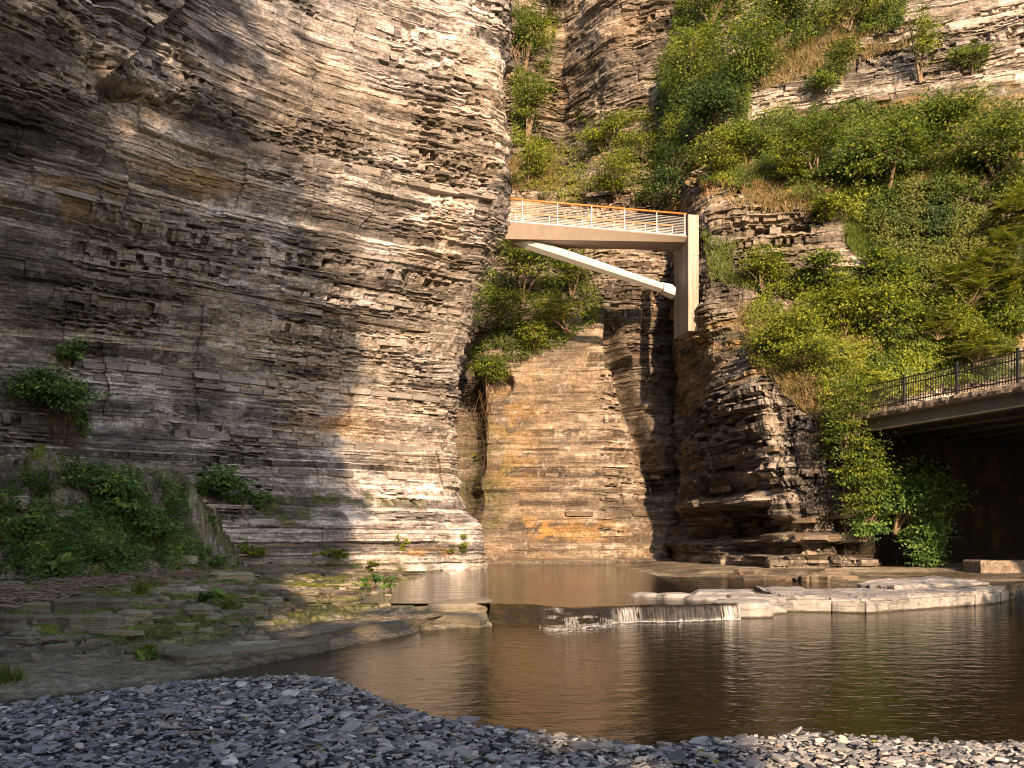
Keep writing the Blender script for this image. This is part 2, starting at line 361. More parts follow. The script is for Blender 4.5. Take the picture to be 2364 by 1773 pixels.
def cliff(name, zs, XY, segs, z0, z1, dz, seed, mat, post=None, amp=1.0, block=1.0, big=1.0, undul=0.035, pal=None, tan=(0.35, 0.27, 0.19), tan_amt=0.6, dark=0.5, thin=1.0):
    """zs (n) contour heights, XY (n,K,2) plan points, segs columns per segment; normal = right-hand of the path (towards the viewer)"""
    zs = np.asarray(zs, float); XY = np.asarray(XY, float); K = XY.shape[1]
    t = np.concatenate([i+np.arange(s)/s for i, s in enumerate(segs)]+[[K-1.0]])
    beds = make_beds(z0, z1, seed, thin); zr = []; br = []
    for i in range(len(beds)-1):
        th = beds[i+1]-beds[i]; m = max(2, int(round(th/dz)))
        zr += list(np.linspace(beds[i]+0.008, beds[i+1]-0.008, m)); br += [i]*m
    zr = np.array(zr); br = np.array(br)
    Cc = np.stack([crom(XY[i], t) for i in range(len(zs))])       # n, cols, 2
    k = np.clip(np.searchsorted(zs, zr)-1, 0, len(zs)-2); f = np.clip((zr-zs[k])/(zs[k+1]-zs[k]), 0, 1)
    f = f*f*(3-2*f)*0.5+f*0.5
    B = Cc[k]*(1-f)[:, None, None]+Cc[k+1]*f[:, None, None]      # rows, cols, 2
    mid = Cc[len(zs)//2]; U = np.concatenate([[0], np.cumsum(np.linalg.norm(np.diff(mid, axis=0), axis=1))])
    Tn = np.gradient(B, axis=1); Tn /= np.linalg.norm(Tn, axis=2)[..., None]+1e-9
    Nn = np.stack([Tn[..., 1], -Tn[..., 0]], -1)
    UU = np.broadcast_to(U[None], B.shape[:2]); ZZ = np.broadcast_to(zr[:, None], B.shape[:2]); BD = np.broadcast_to(br[:, None], B.shape[:2])
    s = seed*13
    D = 0.75*big*(fbm(UU/6.5, ZZ/5.0, s)-0.5)*1.6
    D = D+0.34*amp*(fbm(UU/1.7, ZZ/0.8, s+1)-0.5)*1.6
    ub = np.cumsum(np.random.default_rng(seed+5).uniform(0.5, 2.6, 60))+z0
    un = np.searchsorted(ub, zr); un = np.broadcast_to(un[:, None], B.shape[:2])
    wu = 0.9+3.2*hsh(un, 3, s)
    ce = np.floor((UU+0.35*noise(ZZ*1.5, UU*0.3, s+2)+hsh(un, 9, s)*60)/wu)
    D = D+0.42*amp*(hsh(un, ce.astype(np.int64), s+4)-0.5)
    cr = sst(0.42, 0.62, fbm(UU/4.0, ZZ/2.6, s+6))
    D = D+0.11*block*(hsh(BD, 1, s+7)-0.5)*(0.5+cr)
    wb = 0.16+1.1*hsh(BD, 2, s+8)**2
    ce = np.floor((UU+hsh(BD, 4, s)*77+0.05*noise(UU*6, ZZ*3, s+9))/wb).astype(np.int64)
    hv = hsh(BD, ce, s+10); hw = hsh(BD, ce, s+11)
    D = D+(hv-0.5)*(0.05+0.26*cr)*block-(hw > 0.87)*(0.05+0.36*cr)*block
    D = D+0.16*block*cr*(noise(UU*2.6, ZZ*5, s+13)-0.5)+0.10*block*cr*(noise(UU*6, ZZ*11, s+15)-0.5)
    D = D+0.045*(fbm(UU*5, ZZ*8, s+12, 3)-0.5)*2
    tone = 0.35*hsh(BD, 5, s)+0.4*hv+0.25*hsh(un, 21, s)
    stain_shade = np.zeros_like(D); moss = np.zeros_like(D); ochre = np.zeros_like(D)
    und = undul*(fbm(UU/7.0, ZZ*0.05, s+14, 3)-0.5)*2
    Z3 = ZZ+und+0.06*(noise(UU*0.5, ZZ*0.9, s+16)-0.5)+0.03*(noise(UU*2.3, ZZ*2.6, s+17)-0.5)+0.03*(noise(ce*0.37, BD*0.01, s+19)-.5)
    px = CX+F*B[..., 0]/B[..., 1]; py = HY-F*(Z3-CZ)/B[..., 1]
    ctx = dict(U=UU, Z=ZZ, D=D, B=B, px=px, py=py, stain_shade=stain_shade, moss=moss, ochre=ochre, tone=tone, hv=hv, N=Nn, s=s)
    if post: post(ctx)
    D = ctx['D']
    C = bake(UU, ZZ, BD, ctx['hv'], pal if pal is not None else PAL_GREY, s, tan, tan_amt, dark)
    C = C*(0.72+0.56*ctx['tone'])[..., None]
    C = lerp3(C, (0.05, 0.043, 0.038), 0.85*np.clip(ctx['stain_shade'], 0, 1))
    C = lerp3(C, (0.36, 0.2, 0.065), np.clip(ctx['ochre'], 0, 1)*sst(0.42, 0.6, fbm(UU*0.9, ZZ*2.2, s+50)))
    mcol = lerp3(np.broadcast_to(np.array((0.035, 0.05, 0.008)), C.shape), (0.15, 0.16, 0.025), noise(UU*5, ZZ*5, s+51))
    C = C+(mcol-C)*(np.clip(ctx['moss'], 0, 1)*sst(0.4, 0.55, fbm(UU*2, ZZ*2.4, s+52)))[..., None]
    P = np.concatenate([B+Nn*D[..., None], Z3[..., None]], -1)
    r, c = D.shape; idx = np.arange(r*c).reshape(r, c)
    q = np.stack([idx[:-1, :-1], idx[:-1, 1:], idx[1:, 1:], idx[1:, :-1]], -1).reshape(-1, 4)
    o = mk(name, P.reshape(-1, 3), q, mat, attrs=dict(Col=C))
    o['kind'] = 'structure'
    PATCH.append((P, np.concatenate([Nn, np.zeros(Nn.shape[:2]+(1,))], -1)))
    return o, P, Nn
def blob(c, x, y, rx, ry, sharp=0.5, n=0.35, seed=3):
    """soft-edged irregular blob over the photo-plane footprint of a patch on the rock"""
    d = np.sqrt(((c['px']-x)/rx)**2+((c['py']-y)/ry)**2)+n*(fbm(c['U']*0.9, c['Z']*1.2, seed)-0.5)*2
    return 1-sst(1-sharp, 1+sharp*0.3, d)

# ---- left cliff
zc = np.array([-1, 0.8, 2.4, 3.0, 4.7, 6.7, 8.8, 11.6, 14.5, 17.1, 19, 21, 24, 27.2, 31])
xc = np.array([-1.6, -1.5, -1.58, -2.2, -2.8, -2.9, -2.7, -1.98, -1.06, -0.35, -0.04, -0.25, -0.2, -0.12, 0.1])
LP = np.array([(-15.3, 9, .2), (-16.3, 16, .2), (-16.7, 22, .3), (-16.2, 25.5, .3), (-15.2, 28, .35), (-14, 30.5, .4), (-12, 33, .5), (-9, 35.7, .7), (-6, 37.6, .85),
               (-3, 39.2, 1), (-1.45, 40.0, 1), (-1.0, 41.0, 1), (-1.5, 43.2, 1), (-2.6, 47, 1), (-4.6, 58, 1)])
LOW = LP.copy(); LOW[:9, :2] = [(-22.5, 12), (-23, 20), (-21.5, 28), (-19.3, 30.1), (-17.4, 31.1), (-15, 32.4), (-12.3, 33.9), (-9.1, 35.7), (-6, 37.5)]
LXY = []
for i in range(len(zc)):
    q = LOW+(LP-LOW)*float(sst(9.5, 21.0, zc[i])); LXY.append(np.stack([q[:, 0]+(xc[i]+1.0)*q[:, 2], q[:, 1]-0.25*(xc[i]+1.0)*q[:, 2]], -1))
LXY = np.stack(LXY)
def left_post(c):
    px, py, Z, U = c['px'], c['py'], c['Z'], c['U']
    D = c['D']
    # jutting joint panel at the far left and the overhang above it
    by = np.array([0, 190, 290, 420, 480, 600, 720, 900]); bx = np.array([430, 215, 228, 300, 292, 240, 120, -200])
    edge = np.interp(py, by, bx)+14*(noise(py/25., px*0, 5)-0.5)*2
    pan = 1-sst(-8, 6, px-edge)
    D = D+0.6*pan*sst(-500, 200, px)*(1-sst(440, 640, py))
    oh = 1-sst(-14, 14, py-(195+(px-215)*0.33+18*(noise(px/30., py*0, 8)-0.5)*2))
    D = D+0.55*oh*sst(180, 225, px)*(1-sst(300, 720, px))
    D = D-1.0*blob(c, 262, 214, 58, 20, 0.5, 0.2)
    # smoother face in the middle, crumbly towards the corner
    # deep weathered beds
    for (y0, x0, x1, th, a) in ((1000, 260, 420, 22, .25), (760, 640, 1010, 26, .3), (1000, 560, 800, 30, .25), (760, -50, 90, 40, .5), (1075, 230, 420, 24, .3), (430, 830, 1100, 14, .25), (640, 1000, 1120, 60, .2)):
        yy = y0+(px-x0)*0.06
        D = D-a*np.exp(-((py-yy)/th)**2)*sst(x0-30, x0+60, px)*(1-sst(x1-60, x1+30, px))
    # rough corner
    cm = sst(900, 1040, px)
    D = D+cm*0.5*(fbm(U/0.9, Z/0.45, 91)-0.5)
    # ledges at the foot
    step = np.interp(Z, [-1, 0.55, 0.57, 0.85, 0.87, 1.28, 1.30, 1.52, 1.54, 2.5, 3.1, 3.7, 5.0], [2.1, 2.1, 1.75, 1.7, 1.3, 1.25, 0.8, 0.8, 1.1, 1.0, 0.7, 0.2, 0])
    lm = sst(430, 640, px); step = step*(1-0.8*sst(930, 1040, px))
    keep = 1-0.6*(1-sst(2.6, 4.0, Z))*lm
    D = D*keep+step*lm+(1-lm)*np.interp(Z, [0, 4, 6], [1.2, 0.5, 0])
    sm = 0.45*(1-sst(820, 950, px)); c['tone'] = c['tone']*(1-sm)+.5*sm; c['hv'] = c['hv']*(1-sm)+.5*sm
    c['D'] = D
    st = c['stain_shade']  # dark stains mixed with painted shade, strongest under the upper-left overhang
    for a in ((330, 60, 200, 70, .5), (60, 300, 190, 110, .9), (150, 430, 130, 60, .6), (40, 130, 160, 70, .6), (560, 330, 150, 60, .6), (700, 210, 130, 50, .5), (60, 620, 110, 60, .5), (480, 260, 90, 60, .8), (760, 560, 110, 90, .9), (880, 480, 120, 60, .6), (460, 900, 70, 100, .7), (130, 720, 130, 50, .8), (100, 990, 110, 70, .9), (300, 1010, 120, 30, .8),
              (850, 330, 130, 60, .45), (1000, 200, 110, 50, .5), (640, 100, 120, 40, .4), (330, 660, 140, 40, .35), (930, 730, 120, 30, .4), (1070, 640, 50, 90, .35)):
        st = np.maximum(st, a[4]*blob(c, a[0], a[1], a[2], a[3], 0.6, 0.5, int(a[0])))
    c['stain_shade'] = np.maximum(st, 0.75*lm*np.exp(-((Z-1.42)/0.12)**2))  # also paints shade into the recessed bed under the ledge
    c['moss'] = np.maximum(0.8*blob(c, 640, 1180, 90, 40, .7), 0.75*blob(c, 820, 1150, 170, 18, .7))*1.0
    c['moss'] = np.maximum(c['moss'], sst(1.0, 0.4, Z)*0.8*(1-sst(900, 1000, px)))
    c['ochre'] = 0.5*blob(c, 130, 470, 160, 60, .8)+0.6*blob(c, 980, 1275, 90, 14, .6)+0.5*blob(c, 470, 400, 180, 70, .8)+0.5*blob(c, 760, 980, 120, 60, .8)
segs = [5, 8, 20, 38, 48, 52, 58, 62, 58, 56, 34, 20, 8, 6]
cl_left, PL, NL = cliff('cliff', zc, LXY, segs, -0.9, 29.5, 0.065, 11, M['cliff'], left_post, tan_amt=0.45, dark=0.45, big=0.45, amp=0.75, block=0.8, thin=0.9)
tag(cl_left, 'tall overhanging wall of layered grey shale on the left', kind='structure')

# ---- back wall
def contour(cols, Ys): return [((p-CX)/F*y, y) for p, y in zip(cols, Ys)]
bc = [985, 1040, 1072, 1095, 1120, 1180, 1300, 1395, 1425, 1480, 1530, 1570, 1640, 1700]
bz = [-1, 6, 11.5, 13.6, 14.2, 18.6, 19.2, 22.5, 28, 29, 34, 50]
bY = [[52, 52, 51.5, 50.2, 49.8, 50, 49.8, 50, 50.2, 50.5, 50.5, 51, 51, 51],
      [53, 53.2, 53.2, 52.6, 50.6, 50.2, 50.1, 50.1, 50.4, 50.9, 51, 51, 52, 52],
      [53, 53.4, 53.4, 53.2, 51.0, 50.6, 50.4, 50.3, 51.4, 51.8, 52, 52, 53, 53],
      [54, 54, 53.8, 53.3, 51.8, 51.0, 50.8, 50.5, 51.3, 51.6, 51.8, 52, 53, 53],
      [54.5, 54.5, 54.2, 53.6, 52.2, 51.4, 51.2, 50.8, 51.4, 51.6, 51.8, 52, 53, 53],
      [58, 58, 57, 56.5, 56.0, 55.8, 54.6, 52.2, 52.0, 52.0, 52.0, 52.5, 54, 54],
      [58.4, 58.4, 57.4, 57, 56.5, 56.2, 55.2, 53.0, 52.8, 52.8, 52.8, 53, 54, 54],
      [59.5, 59.5, 59.5, 59, 58.5, 58, 57.2, 56, 55.6, 55.4, 55.2, 55, 56, 56],
      [62, 62, 62, 62, 62, 61.2, 60.4, 59, 58.6, 58, 57.4, 57, 57, 57],
      [63, 63, 63, 63, 63, 62.5, 63.8, 60.4, 59.8, 59, 58.4, 58, 58, 58],
      [64, 64, 64, 64, 64, 63.5, 65.2, 61, 60.2, 59.6, 59, 58.6, 58, 58],
      [67, 67, 67, 67, 67, 66.5, 67, 63, 62, 61, 60.6, 60, 60, 60]]
def back_post(c):
    px, py, Z, U = c['px'], c['py'], c['Z'], c['U']; D = c['D']
    D = D*(1+0.9*sst(18.5, 20, Z))+sst(22, 24, Z)*0.7*(fbm(U/1.1, Z/0.7, 79)-0.5)
    face = (1-sst(13.5, 14.5, Z))*(1-sst(1375, 1400, px))
    D = D*(1-0.8*face)+0.7*face*(fbm(U/3.2, Z/4.5, 78)-0.5)+0.16*face*(np.floor(5*fbm(U/2.2, Z/1.3, 80))/5-.5)
    fx = np.interp(py, [720, 800, 900, 1000, 1120, 1200], [1395, 1405, 1435, 1465, 1500, 1520])
    D = D-2.2*np.exp(-((px-fx-14)/18)**2)*sst(700, 760, py)*(1-sst(1130, 1180, py))
    cr = sst(0, 40, px-fx)*sst(720, 780, py)*(1-sst(1120, 1160, py))
    D = D+cr*0.7*(fbm(U/0.8, Z/0.5, 77)-0.5)-0.5*cr
    D = D-1.0*blob(c, 1160, 885, 26, 30, .6)
    step = np.interp(Z, [-1, 0.62, 0.64, 1.5, 1.55, 3.1, 3.15, 4.6, 4.65, 5.4, 5.5, 6.2], [2.6, 1.4, 0.75, 0.65, 0.5, 0.35, 0.2, 0.12, 0.3, 0.25, 0.05, 0])
    c['tone'] = c['tone']*(1-.75*face)+.5*.75*face; c['hv'] = c['hv']*(1-.8*face)+.4*face
    c['D'] = D+step*sst(1050, 1110, px)
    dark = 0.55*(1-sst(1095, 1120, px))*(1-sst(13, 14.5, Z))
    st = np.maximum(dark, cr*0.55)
    for a in ((1120, 1130, 70, 110, .55), (1220, 800, 170, 40, .45), (1250, 1020, 150, 10, .7), (1330, 1098, 160, 9, .7), (1420, 1180, 60, 30, .6), (1180, 950, 50, 60, .4), (1450, 640, 120, 60, .4), (1420, 170, 120, 90, .55), (1290, 330, 60, 90, .6)):  # includes the buttress's cast shadow at the wall foot, painted in
        st = np.maximum(st, a[4]*blob(c, a[0], a[1], a[2], a[3], .6, .5, int(a[0])))
    c['stain_shade'] = np.maximum(st, 0.8*sst(0.75, 0.35, Z))
    c['ochre'] = 0.5*blob(c, 1340, 1225, 140, 40, .6)+0.6*blob(c, 1230, 1215, 60, 30, .6)+0.4*blob(c, 1180, 1000, 80, 200, .7)
    c['moss'] = 0.35*blob(c, 1120, 1100, 80, 150, .6)
cl_back, PB, NB = cliff('cliff', bz, [contour(bc, y) for y in bY], [4, 10, 10, 12, 16, 34, 28, 16, 22, 16, 12, 8, 3], -0.9, 46, 0.12, 23, M['cliff_warm'], back_post, amp=0.55, block=0.5, big=0.6, thin=1.0, pal=PAL_BROWN, tan=(0.25, 0.18, 0.118), tan_amt=0.45, dark=0.45)
tag(cl_back, 'sunlit brown layered rock wall behind the footbridge', kind='structure')

# ---- right buttress, terraces and upper slope
rc = [1545, 1575, 1620, 1680, 1750, 1850, 1960, 2060, 2200, 2380, 2600, 2850]
def rcont(pairs): return [((p-CX)/F*y, y) for p, y in pairs]
rz = [-1, 2.2, 5, 8.3, 9.2, 13.2, 13.8, 19.2, 20, 27.2, 27.8, 33, 33.8, 40, 47]
RXY = [rcont(a) for a in (
 [(1560, 53), (1580, 49), (1640, 44), (1740, 39.5), (1850, 35.5), (1900, 34.6), (1960, 34.8), (2030, 37), (2200, 39), (2400, 40), (2600, 40), (2900, 38)],
 [(1556, 53), (1576, 49), (1632, 44), (1725, 39.5), (1832, 35.8), (1885, 34.9), (1955, 35.0), (2030, 37), (2200, 39), (2400, 40), (2600, 40), (2900, 38)],
 [(1553, 53), (1572, 49), (1622, 44.5), (1700, 40.5), (1795, 36.8), (1860, 35.6), (1945, 35.4), (2030, 37), (2200, 39), (2400, 40), (2600, 40), (2900, 38)],
 [(1550, 53), (1568, 49), (1608, 45.5), (1660, 42.0), (1752, 38.2), (1840, 37.0), (1935, 36.6), (2030, 37.4), (2200, 39), (2400, 40), (2600, 40), (2900, 38)],
 [(1550, 53), (1568, 49.4), (1605, 46), (1655, 42.6), (1745, 39.2), (1840, 38.2), (1940, 38.0), (2040, 38.4), (2200, 39.5), (2400, 40), (2600, 40), (2900, 38)],
 [(1548, 53), (1568, 49), (1603, 46.0), (1640, 44.2), (1720, 43.0), (1850, 42.2), (1970, 41.8), (2060, 41.6), (2200, 41.2), (2400, 40.5), (2600, 40), (2900, 38)],
 [(1548, 53), (1568, 49), (1603, 46.2), (1638, 44.5), (1720, 43.4), (1850, 42.8), (1970, 42.4), (2060, 42.0), (2200, 41.5), (2400, 40.7), (2600, 40), (2900, 38)],
 [(1540, 54), (1566, 50), (1603, 47.0), (1640, 45.4), (1720, 44.2), (1850, 43.6), (1970, 43.3), (2060, 43.0), (2200, 42.5), (2400, 41.7), (2600, 41), (2900, 39)],
 [(1535, 54.5), (1562, 51.5), (1600, 48.5), (1640, 46.6), (1720, 45.3), (1850, 44.6), (1970, 44.2), (2060, 43.8), (2200, 43), (2400, 42), (2600, 41), (2900, 39)],
 [(1500, 59), (1540, 56), (1580, 54), (1640, 52.8), (1720, 51.6), (1850, 50.6), (1970, 49.8), (2060, 49.0), (2200, 47.8), (2400, 46.4), (2600, 45), (2900, 43)],
 [(1500, 59), (1540, 56.2), (1580, 54.4), (1640, 53.2), (1720, 52.0), (1850, 51.0), (1970, 50.2), (2060, 49.4), (2200, 48.2), (2400, 46.7), (2600, 45), (2900, 43)],
 [(1490, 60), (1535, 57.4), (1580, 55.8), (1640, 54.6), (1720, 53.2), (1850, 52.0), (1970, 51.2), (2060, 50.6), (2200, 49.4), (2400, 47.8), (2600, 46), (2900, 44)],
 [(1490, 60.5), (1535, 58.2), (1580, 56.8), (1640, 55.6), (1720, 54.2), (1850, 53.0), (1970, 52.2), (2060, 51.4), (2200, 50), (2400, 48.4), (2600, 47), (2900, 45)],
 [(1480, 65), (1530, 63), (1580, 62), (1640, 61), (1720, 60), (1850, 58.6), (1970, 57), (2060, 55.6), (2200, 54), (2400, 52), (2600, 50), (2900, 48)],
 [(1480, 70), (1530, 68), (1580, 67), (1640, 66), (1720, 65), (1850, 63), (1970, 61), (2060, 60), (2200, 58), (2400, 56), (2600, 54), (2900, 52)])]
def right_post(c):
    px, py, Z, U = c['px'], c['py'], c['Z'], c['U']; D = c['D']
    step = np.interp(Z, [-1, 0.5, 0.52, 1.05, 1.07, 1.5, 1.52, 1.9, 1.92, 2.5, 2.52, 4.0, 6], [2.2, 2.0, 1.5, 1.45, 0.5, 0.4, 0.95, 0.9, 0.2, 0.1, 0.45, 0.1, 0])
    c['D'] = D+step*(0.55+0.8*noise(U*0.9, np.floor(Z*2.2), 94))*sst(1640, 1760, px)*(1-0.6*sst(1950, 2050, px))+0.5*sst(2.5, 2.4, Z)*(1-sst(1640, 1760, px))
    rec = sst(1560, 1620, px)*(1-sst(1760, 1800, px)); nb = 0.5+noise(U*0.7, Z*1.3, 95)
    c['D'] = c['D']-1.7*rec*nb*sst(1.5, 1.9, Z)*(1-sst(3.1, 3.35, Z))+0.5*rec*sst(3.3, 3.4, Z)*(1-sst(3.65, 3.9, Z))+0.45*(fbm(U/1.2, Z/0.7, 96)-.5)*(1-sst(8, 9, Z))
    st = 0.62*sst(13, 14, Z)*(1-sst(18.5, 20, Z))*(1-sst(2000, 2040, px))*(1-0.9*blob(c, 1900, 610, 80, 45, .6))*(0.6+0.6*fbm(U*1.2, Z*1.5, 97))
    st = np.maximum(st, 0.5*sst(2.6, 2.0, Z)*fbm(U, Z*2, 98)*1.6)
    for a in ((1640, 1000, 140, 190, .8), (1900, 1100, 80, 160, .75), (1830, 1000, 60, 120, .4), (1700, 470, 60, 70, .35), (1900, 190, 170, 25, .5), (1850, 110, 120, 25, .6), (1640, 650, 60, 40, .4)):  # wet side face darkened; shade painted on the front beside the lit rib
        st = np.maximum(st, a[4]*blob(c, a[0], a[1], a[2], a[3], .6, .5, int(a[0])))
    soil = np.maximum(sst(8.6, 9.2, Z)*(1-sst(12.6, 13.4, Z)), np.maximum(sst(19.6, 20.4, Z)*(1-sst(26, 27.3, Z)), sst(33.4, 34, Z)))
    c['ochre'] = 0.5*soil+0.4*blob(c, 1930, 1000, 60, 60, .7)
    c['stain_shade'] = np.maximum(np.maximum(st, 0.4*soil*(fbm(U, Z, 5) > .5)), .8*sst(0.55, 0.3, Z))
    c['moss'] = 0.3*soil
cl_right, PR, NR = cliff('cliff', rz, RXY, [6, 12, 30, 38, 40, 34, 28, 30, 30, 6, 4], -0.9, 42, 0.1, 37, M['cliff_pale'], right_post, amp=0.9, block=1.0, big=0.8, pal=PAL_PALE, tan_amt=0.5, dark=0.55, thin=1.25)
tag(cl_right, 'right gorge wall with overhung foot, terraces and pale rock bands', kind='structure')

# ------------------------------------------------------------------ ground, banks, gravel bar, water
E = np.array([(-30, 3), (-9, 6.0), (-5.2, 8.4), (-3.9, 9.55), (-3.1, 11.3), (-1.75, 14.7), (-1.6, 15.3), (-0.95, 15.6), (-0.3, 16.2), (-0.1, 17.6), (-0.5, 19), (-1.1, 24), (-1.0, 30), (-0.6, 34), (-1.0, 41), (-1.2, 60)])
def sdist(X, Y):
    best = np.full(X.shape, 1e9); sg = np.zeros(X.shape)
    for a, b in zip(E[:-1], E[1:]):
        d = b-a; t = np.clip(((X-a[0])*d[0]+(Y-a[1])*d[1])/(d@d), 0, 1)
        ex = X-a[0]-t*d[0]; ey = Y-a[1]-t*d[1]; q = np.hypot(ex, ey); s = np.sign(d[0]*(Y-a[1])-d[1]*(X-a[0]))
        m = q < best; best = np.where(m, q, best); sg = np.where(m, s, sg)
    return best*sg            # positive on the left bank
def lip(X): return np.interp(X, [-1, 0, 1.3, 4.6, 6.3, 7.9, 9.5, 11, 13, 16], [17.0, 17.0, 17.0, 17.8, 19.6, 19.2, 20.3, 21, 22.5, 24])
BAR_T = np.array([-900, -300, 0, 200, 400, 600, 700, 780, 840, 900, 1000, 1130, 1300, 1500, 1700, 1850, 2100, 2364, 2800])
BAR_Y = np.array([6.2, 6.9, 7.6, 8.16, 8.9, 9.25, 9.43, 9.07, 8.4, 7.75, 7.15, 6.72, 6.38, 6.16, 6.36, 6.5, 6.35, 6.2, 6.0])
def bar_edge(X, Y): return np.interp(CX+F*X/np.maximum(Y, 0.5), BAR_T, BAR_Y)+0.08*(noise(X*3, Y*0, 44)-0.5)
def terrace(h, n, step=0.085):
    q = (h+n)/step; fl = np.floor(q); fr = q-fl
    return (fl+sst(0.92, 1.0, fr))*step-n*0.6
def worley(x, y, s):
    ix = np.floor(x).astype(np.int64); iy = np.floor(y).astype(np.int64); f1 = np.full(x.shape, 9.); f2 = np.full(x.shape, 9.); idv = np.zeros(x.shape)
    for j in (-1, 0, 1):
        for i in (-1, 0, 1):
            a = ix+i; b = iy+j; d = np.hypot(a+hsh(a, b, s)-x, b+hsh(a, b, s+1)-y); n = d < f1
            f2 = np.where(n, f1, np.minimum(f2, d)); idv = np.where(n, hsh(a, b, s+2), idv); f1 = np.where(n, d, f1)
    return f2-f1, idv
def H(X, Y):
    d = sdist(X, Y)
    n = 0.22*(fbm(X*0.35, Y*0.5, 201)-0.5)+0.05*(fbm(X*1.6, Y*2.2, 202)-0.5)
    ramp = np.interp(d, [0, 0.12, 0.5, 1.6, 2.6, 4.5, 8, 14], [-0.02, 0.05, 0.12, 0.22, 0.32, 0.46, 0.68, 0.9])
    smooth = 1-sst(1.0, 1.8, d+0.8*(fbm(X, Y, 207)-0.5))*sst(7, 9, Y)
    bank = np.where(smooth > 0.99, ramp, ramp*smooth+(1-smooth)*terrace(ramp, n)+0.4*(terrace(ramp, 0.16*(fbm(X*1.1, Y*1.7, 211)-.5), 0.05)-ramp))+0.025*(fbm(X*5, Y*5, 203)-0.5)
    ck, cid_ = worley(X*1.1+.25*fbm(X*3, Y*3, 221), Y*1.5+.25*fbm(X*3, Y*3, 222), 220)
    fl_ = sst(1.2, 2.2, d)*sst(6.5, 8, Y)
    bank = bank+fl_*(0.055*(cid_-.5)-0.05*sst(0.09, 0.02, ck))
    # talus heap below the left cliff
    tal = np.clip((Y-21.0-0.30*(X+10))*0.42, 0, 3.3)*sst(-9.6, -13.6, X+1.6*(fbm(X*0.4, Y*0.4, 208)-.5))
    tal = tal*(0.7+0.6*(fbm(X*0.8, Y*0.8, 204)))
    tal = terrace(tal, 0.5*(fbm(X*.9, Y*.9, 209)-.5)*sst(0, .4, tal), 0.3)*sst(0.02, .3, tal)+0.12*(fbm(X*3, Y*3, 210)-.5)*sst(0, .5, tal)
    bank = bank+tal
    L = lip(X)
    low = -0.06-np.clip(-d*0.3, 0, 0.55)
    up = np.where(X < 4.8, 0.16, np.interp(X, [4.8, 5.6, 9, 14, 20], [0.2, 0.30, 0.34, 0.42, 0.55]))+0.04*(fbm(X, Y, 205)-0.5)
    up = up-0.22*sst(23.0, 24.0, Y)*(1-sst(29, 32, Y))*(1-sst(8, 11, X))+0.15*sst(30, 34, Y)*sst(5, 9, X)
    up = np.where(X < 4.8, np.where(Y > 24, 0.1, up), up)
    t = np.where(X < 1.3, sst(L-1.2, L+0.9, Y), sst(L+0.02, L+0.12, Y))
    t = np.where(X > 4.6, sst(L+0.5, L+0.7, Y), t)
    bed = low*(1-t)+up*t
    g = np.where(d > 0, bank, bed)
    be = bar_edge(X, Y)
    k = be-Y
    bar = np.interp(k, [-2.5, -0.35, 0, 0.5, 4], [-0.5, -0.10, 0.12, 0.17, 0.30])+0.05*(fbm(X*0.9, Y*0.9, 206)-0.5)
    return np.maximum(g, bar), d, k, bar >= g-0.01
nx, ny = 640, 340
pxs = np.concatenate([np.linspace(-420, -20, 20, endpoint=False), np.linspace(-20, 1250, 400, endpoint=False), np.linspace(1250, 2800, nx-420)])
ys = np.concatenate([np.array([-90, -40, -10, 0.5, 3.0]), np.geomspace(4.6, 62, ny)])
GX = (pxs[None]-CX)/F*np.maximum(ys, 6.0)[:, None]; GX[:4] = np.linspace(-80, 80, nx)[None]
GY = np.broadcast_to(ys[:, None], GX.shape)
GZ, Gd, Gk, Gbar = H(GX, GY)
mossm = np.clip(sst(0.9, 2.6, Gd)*sst(0.36, 0.5, fbm(GX*0.45, GY*0.55, 301)), 0, 1)*sst(2.0, -2.0, GX)
mossm = mossm*(1-0.65*sst(-5.0, -2.0, GX))*(1-0.6*sst(28, 31, GY))
wet = sst(0.05, -0.02, GZ)
bedg = np.floor((GZ+0.22*(fbm(GX*0.35, GY*0.5, 201)-0.5))/0.085).astype(np.int64)
GC = bake(GX*1.2, GY*0.5, bedg, hsh(bedg, np.floor(GX/1.3+hsh(bedg, 2, 9)*9).astype(np.int64), 5), PAL_BANK, 700, (0.24, 0.2, 0.14), 0.5, 0.35, 0.95)
smooth_edge = sst(2.6, 1.2, Gd)*(Gd > 0)
GC = lerp3(GC, (0.32, 0.265, 0.185), 0.6*smooth_edge*sst(.35, .55, fbm(GX*.7, GY*.7, 309)))
GC = lerp3(GC, (0.05, 0.04, 0.026), np.clip(0.75*wet+0.35*sst(.52, .62, fbm(GX*.5, GY*.5, 303))*(Gd > 2.2), 0, 1))
mc_ = lerp3(np.broadcast_to(np.array((0.03, 0.042, 0.008)), GC.shape), (0.24, 0.27, 0.035), fbm(GX*3, GY*3, 306))
GC = GC+(mc_-GC)*(0.95*mossm*sst(.3, .5, fbm(GX*2.2, GY*2.2, 307)))[..., None]
ck, cid_ = worley(GX*1.1+.25*fbm(GX*3, GY*3, 221), GY*1.5+.25*fbm(GX*3, GY*3, 222), 220)
flg = sst(1.2, 2.2, Gd)*(1-.7*mossm)
GC = GC*(1+flg*(0.7*(cid_-.5)))[..., None]
GC = lerp3(GC, (0.035, 0.03, 0.02), 0.8*flg*sst(0.09, 0.03, ck))
gm = dict(Col=GC)
idx = np.arange(GX.size).reshape(GX.shape)
Q = np.stack([idx[:-1, :-1], idx[:-1, 1:], idx[1:, 1:], idx[1:, :-1]], -1)
isbar = (Gbar[:-1, :-1] & Gbar[1:, 1:])
GP = np.stack([GX, GY, GZ], -1)
ground = mk('ground', GP.reshape(-1, 3), Q[~isbar].reshape(-1, 4), M['ground'], attrs=gm, smooth=False)
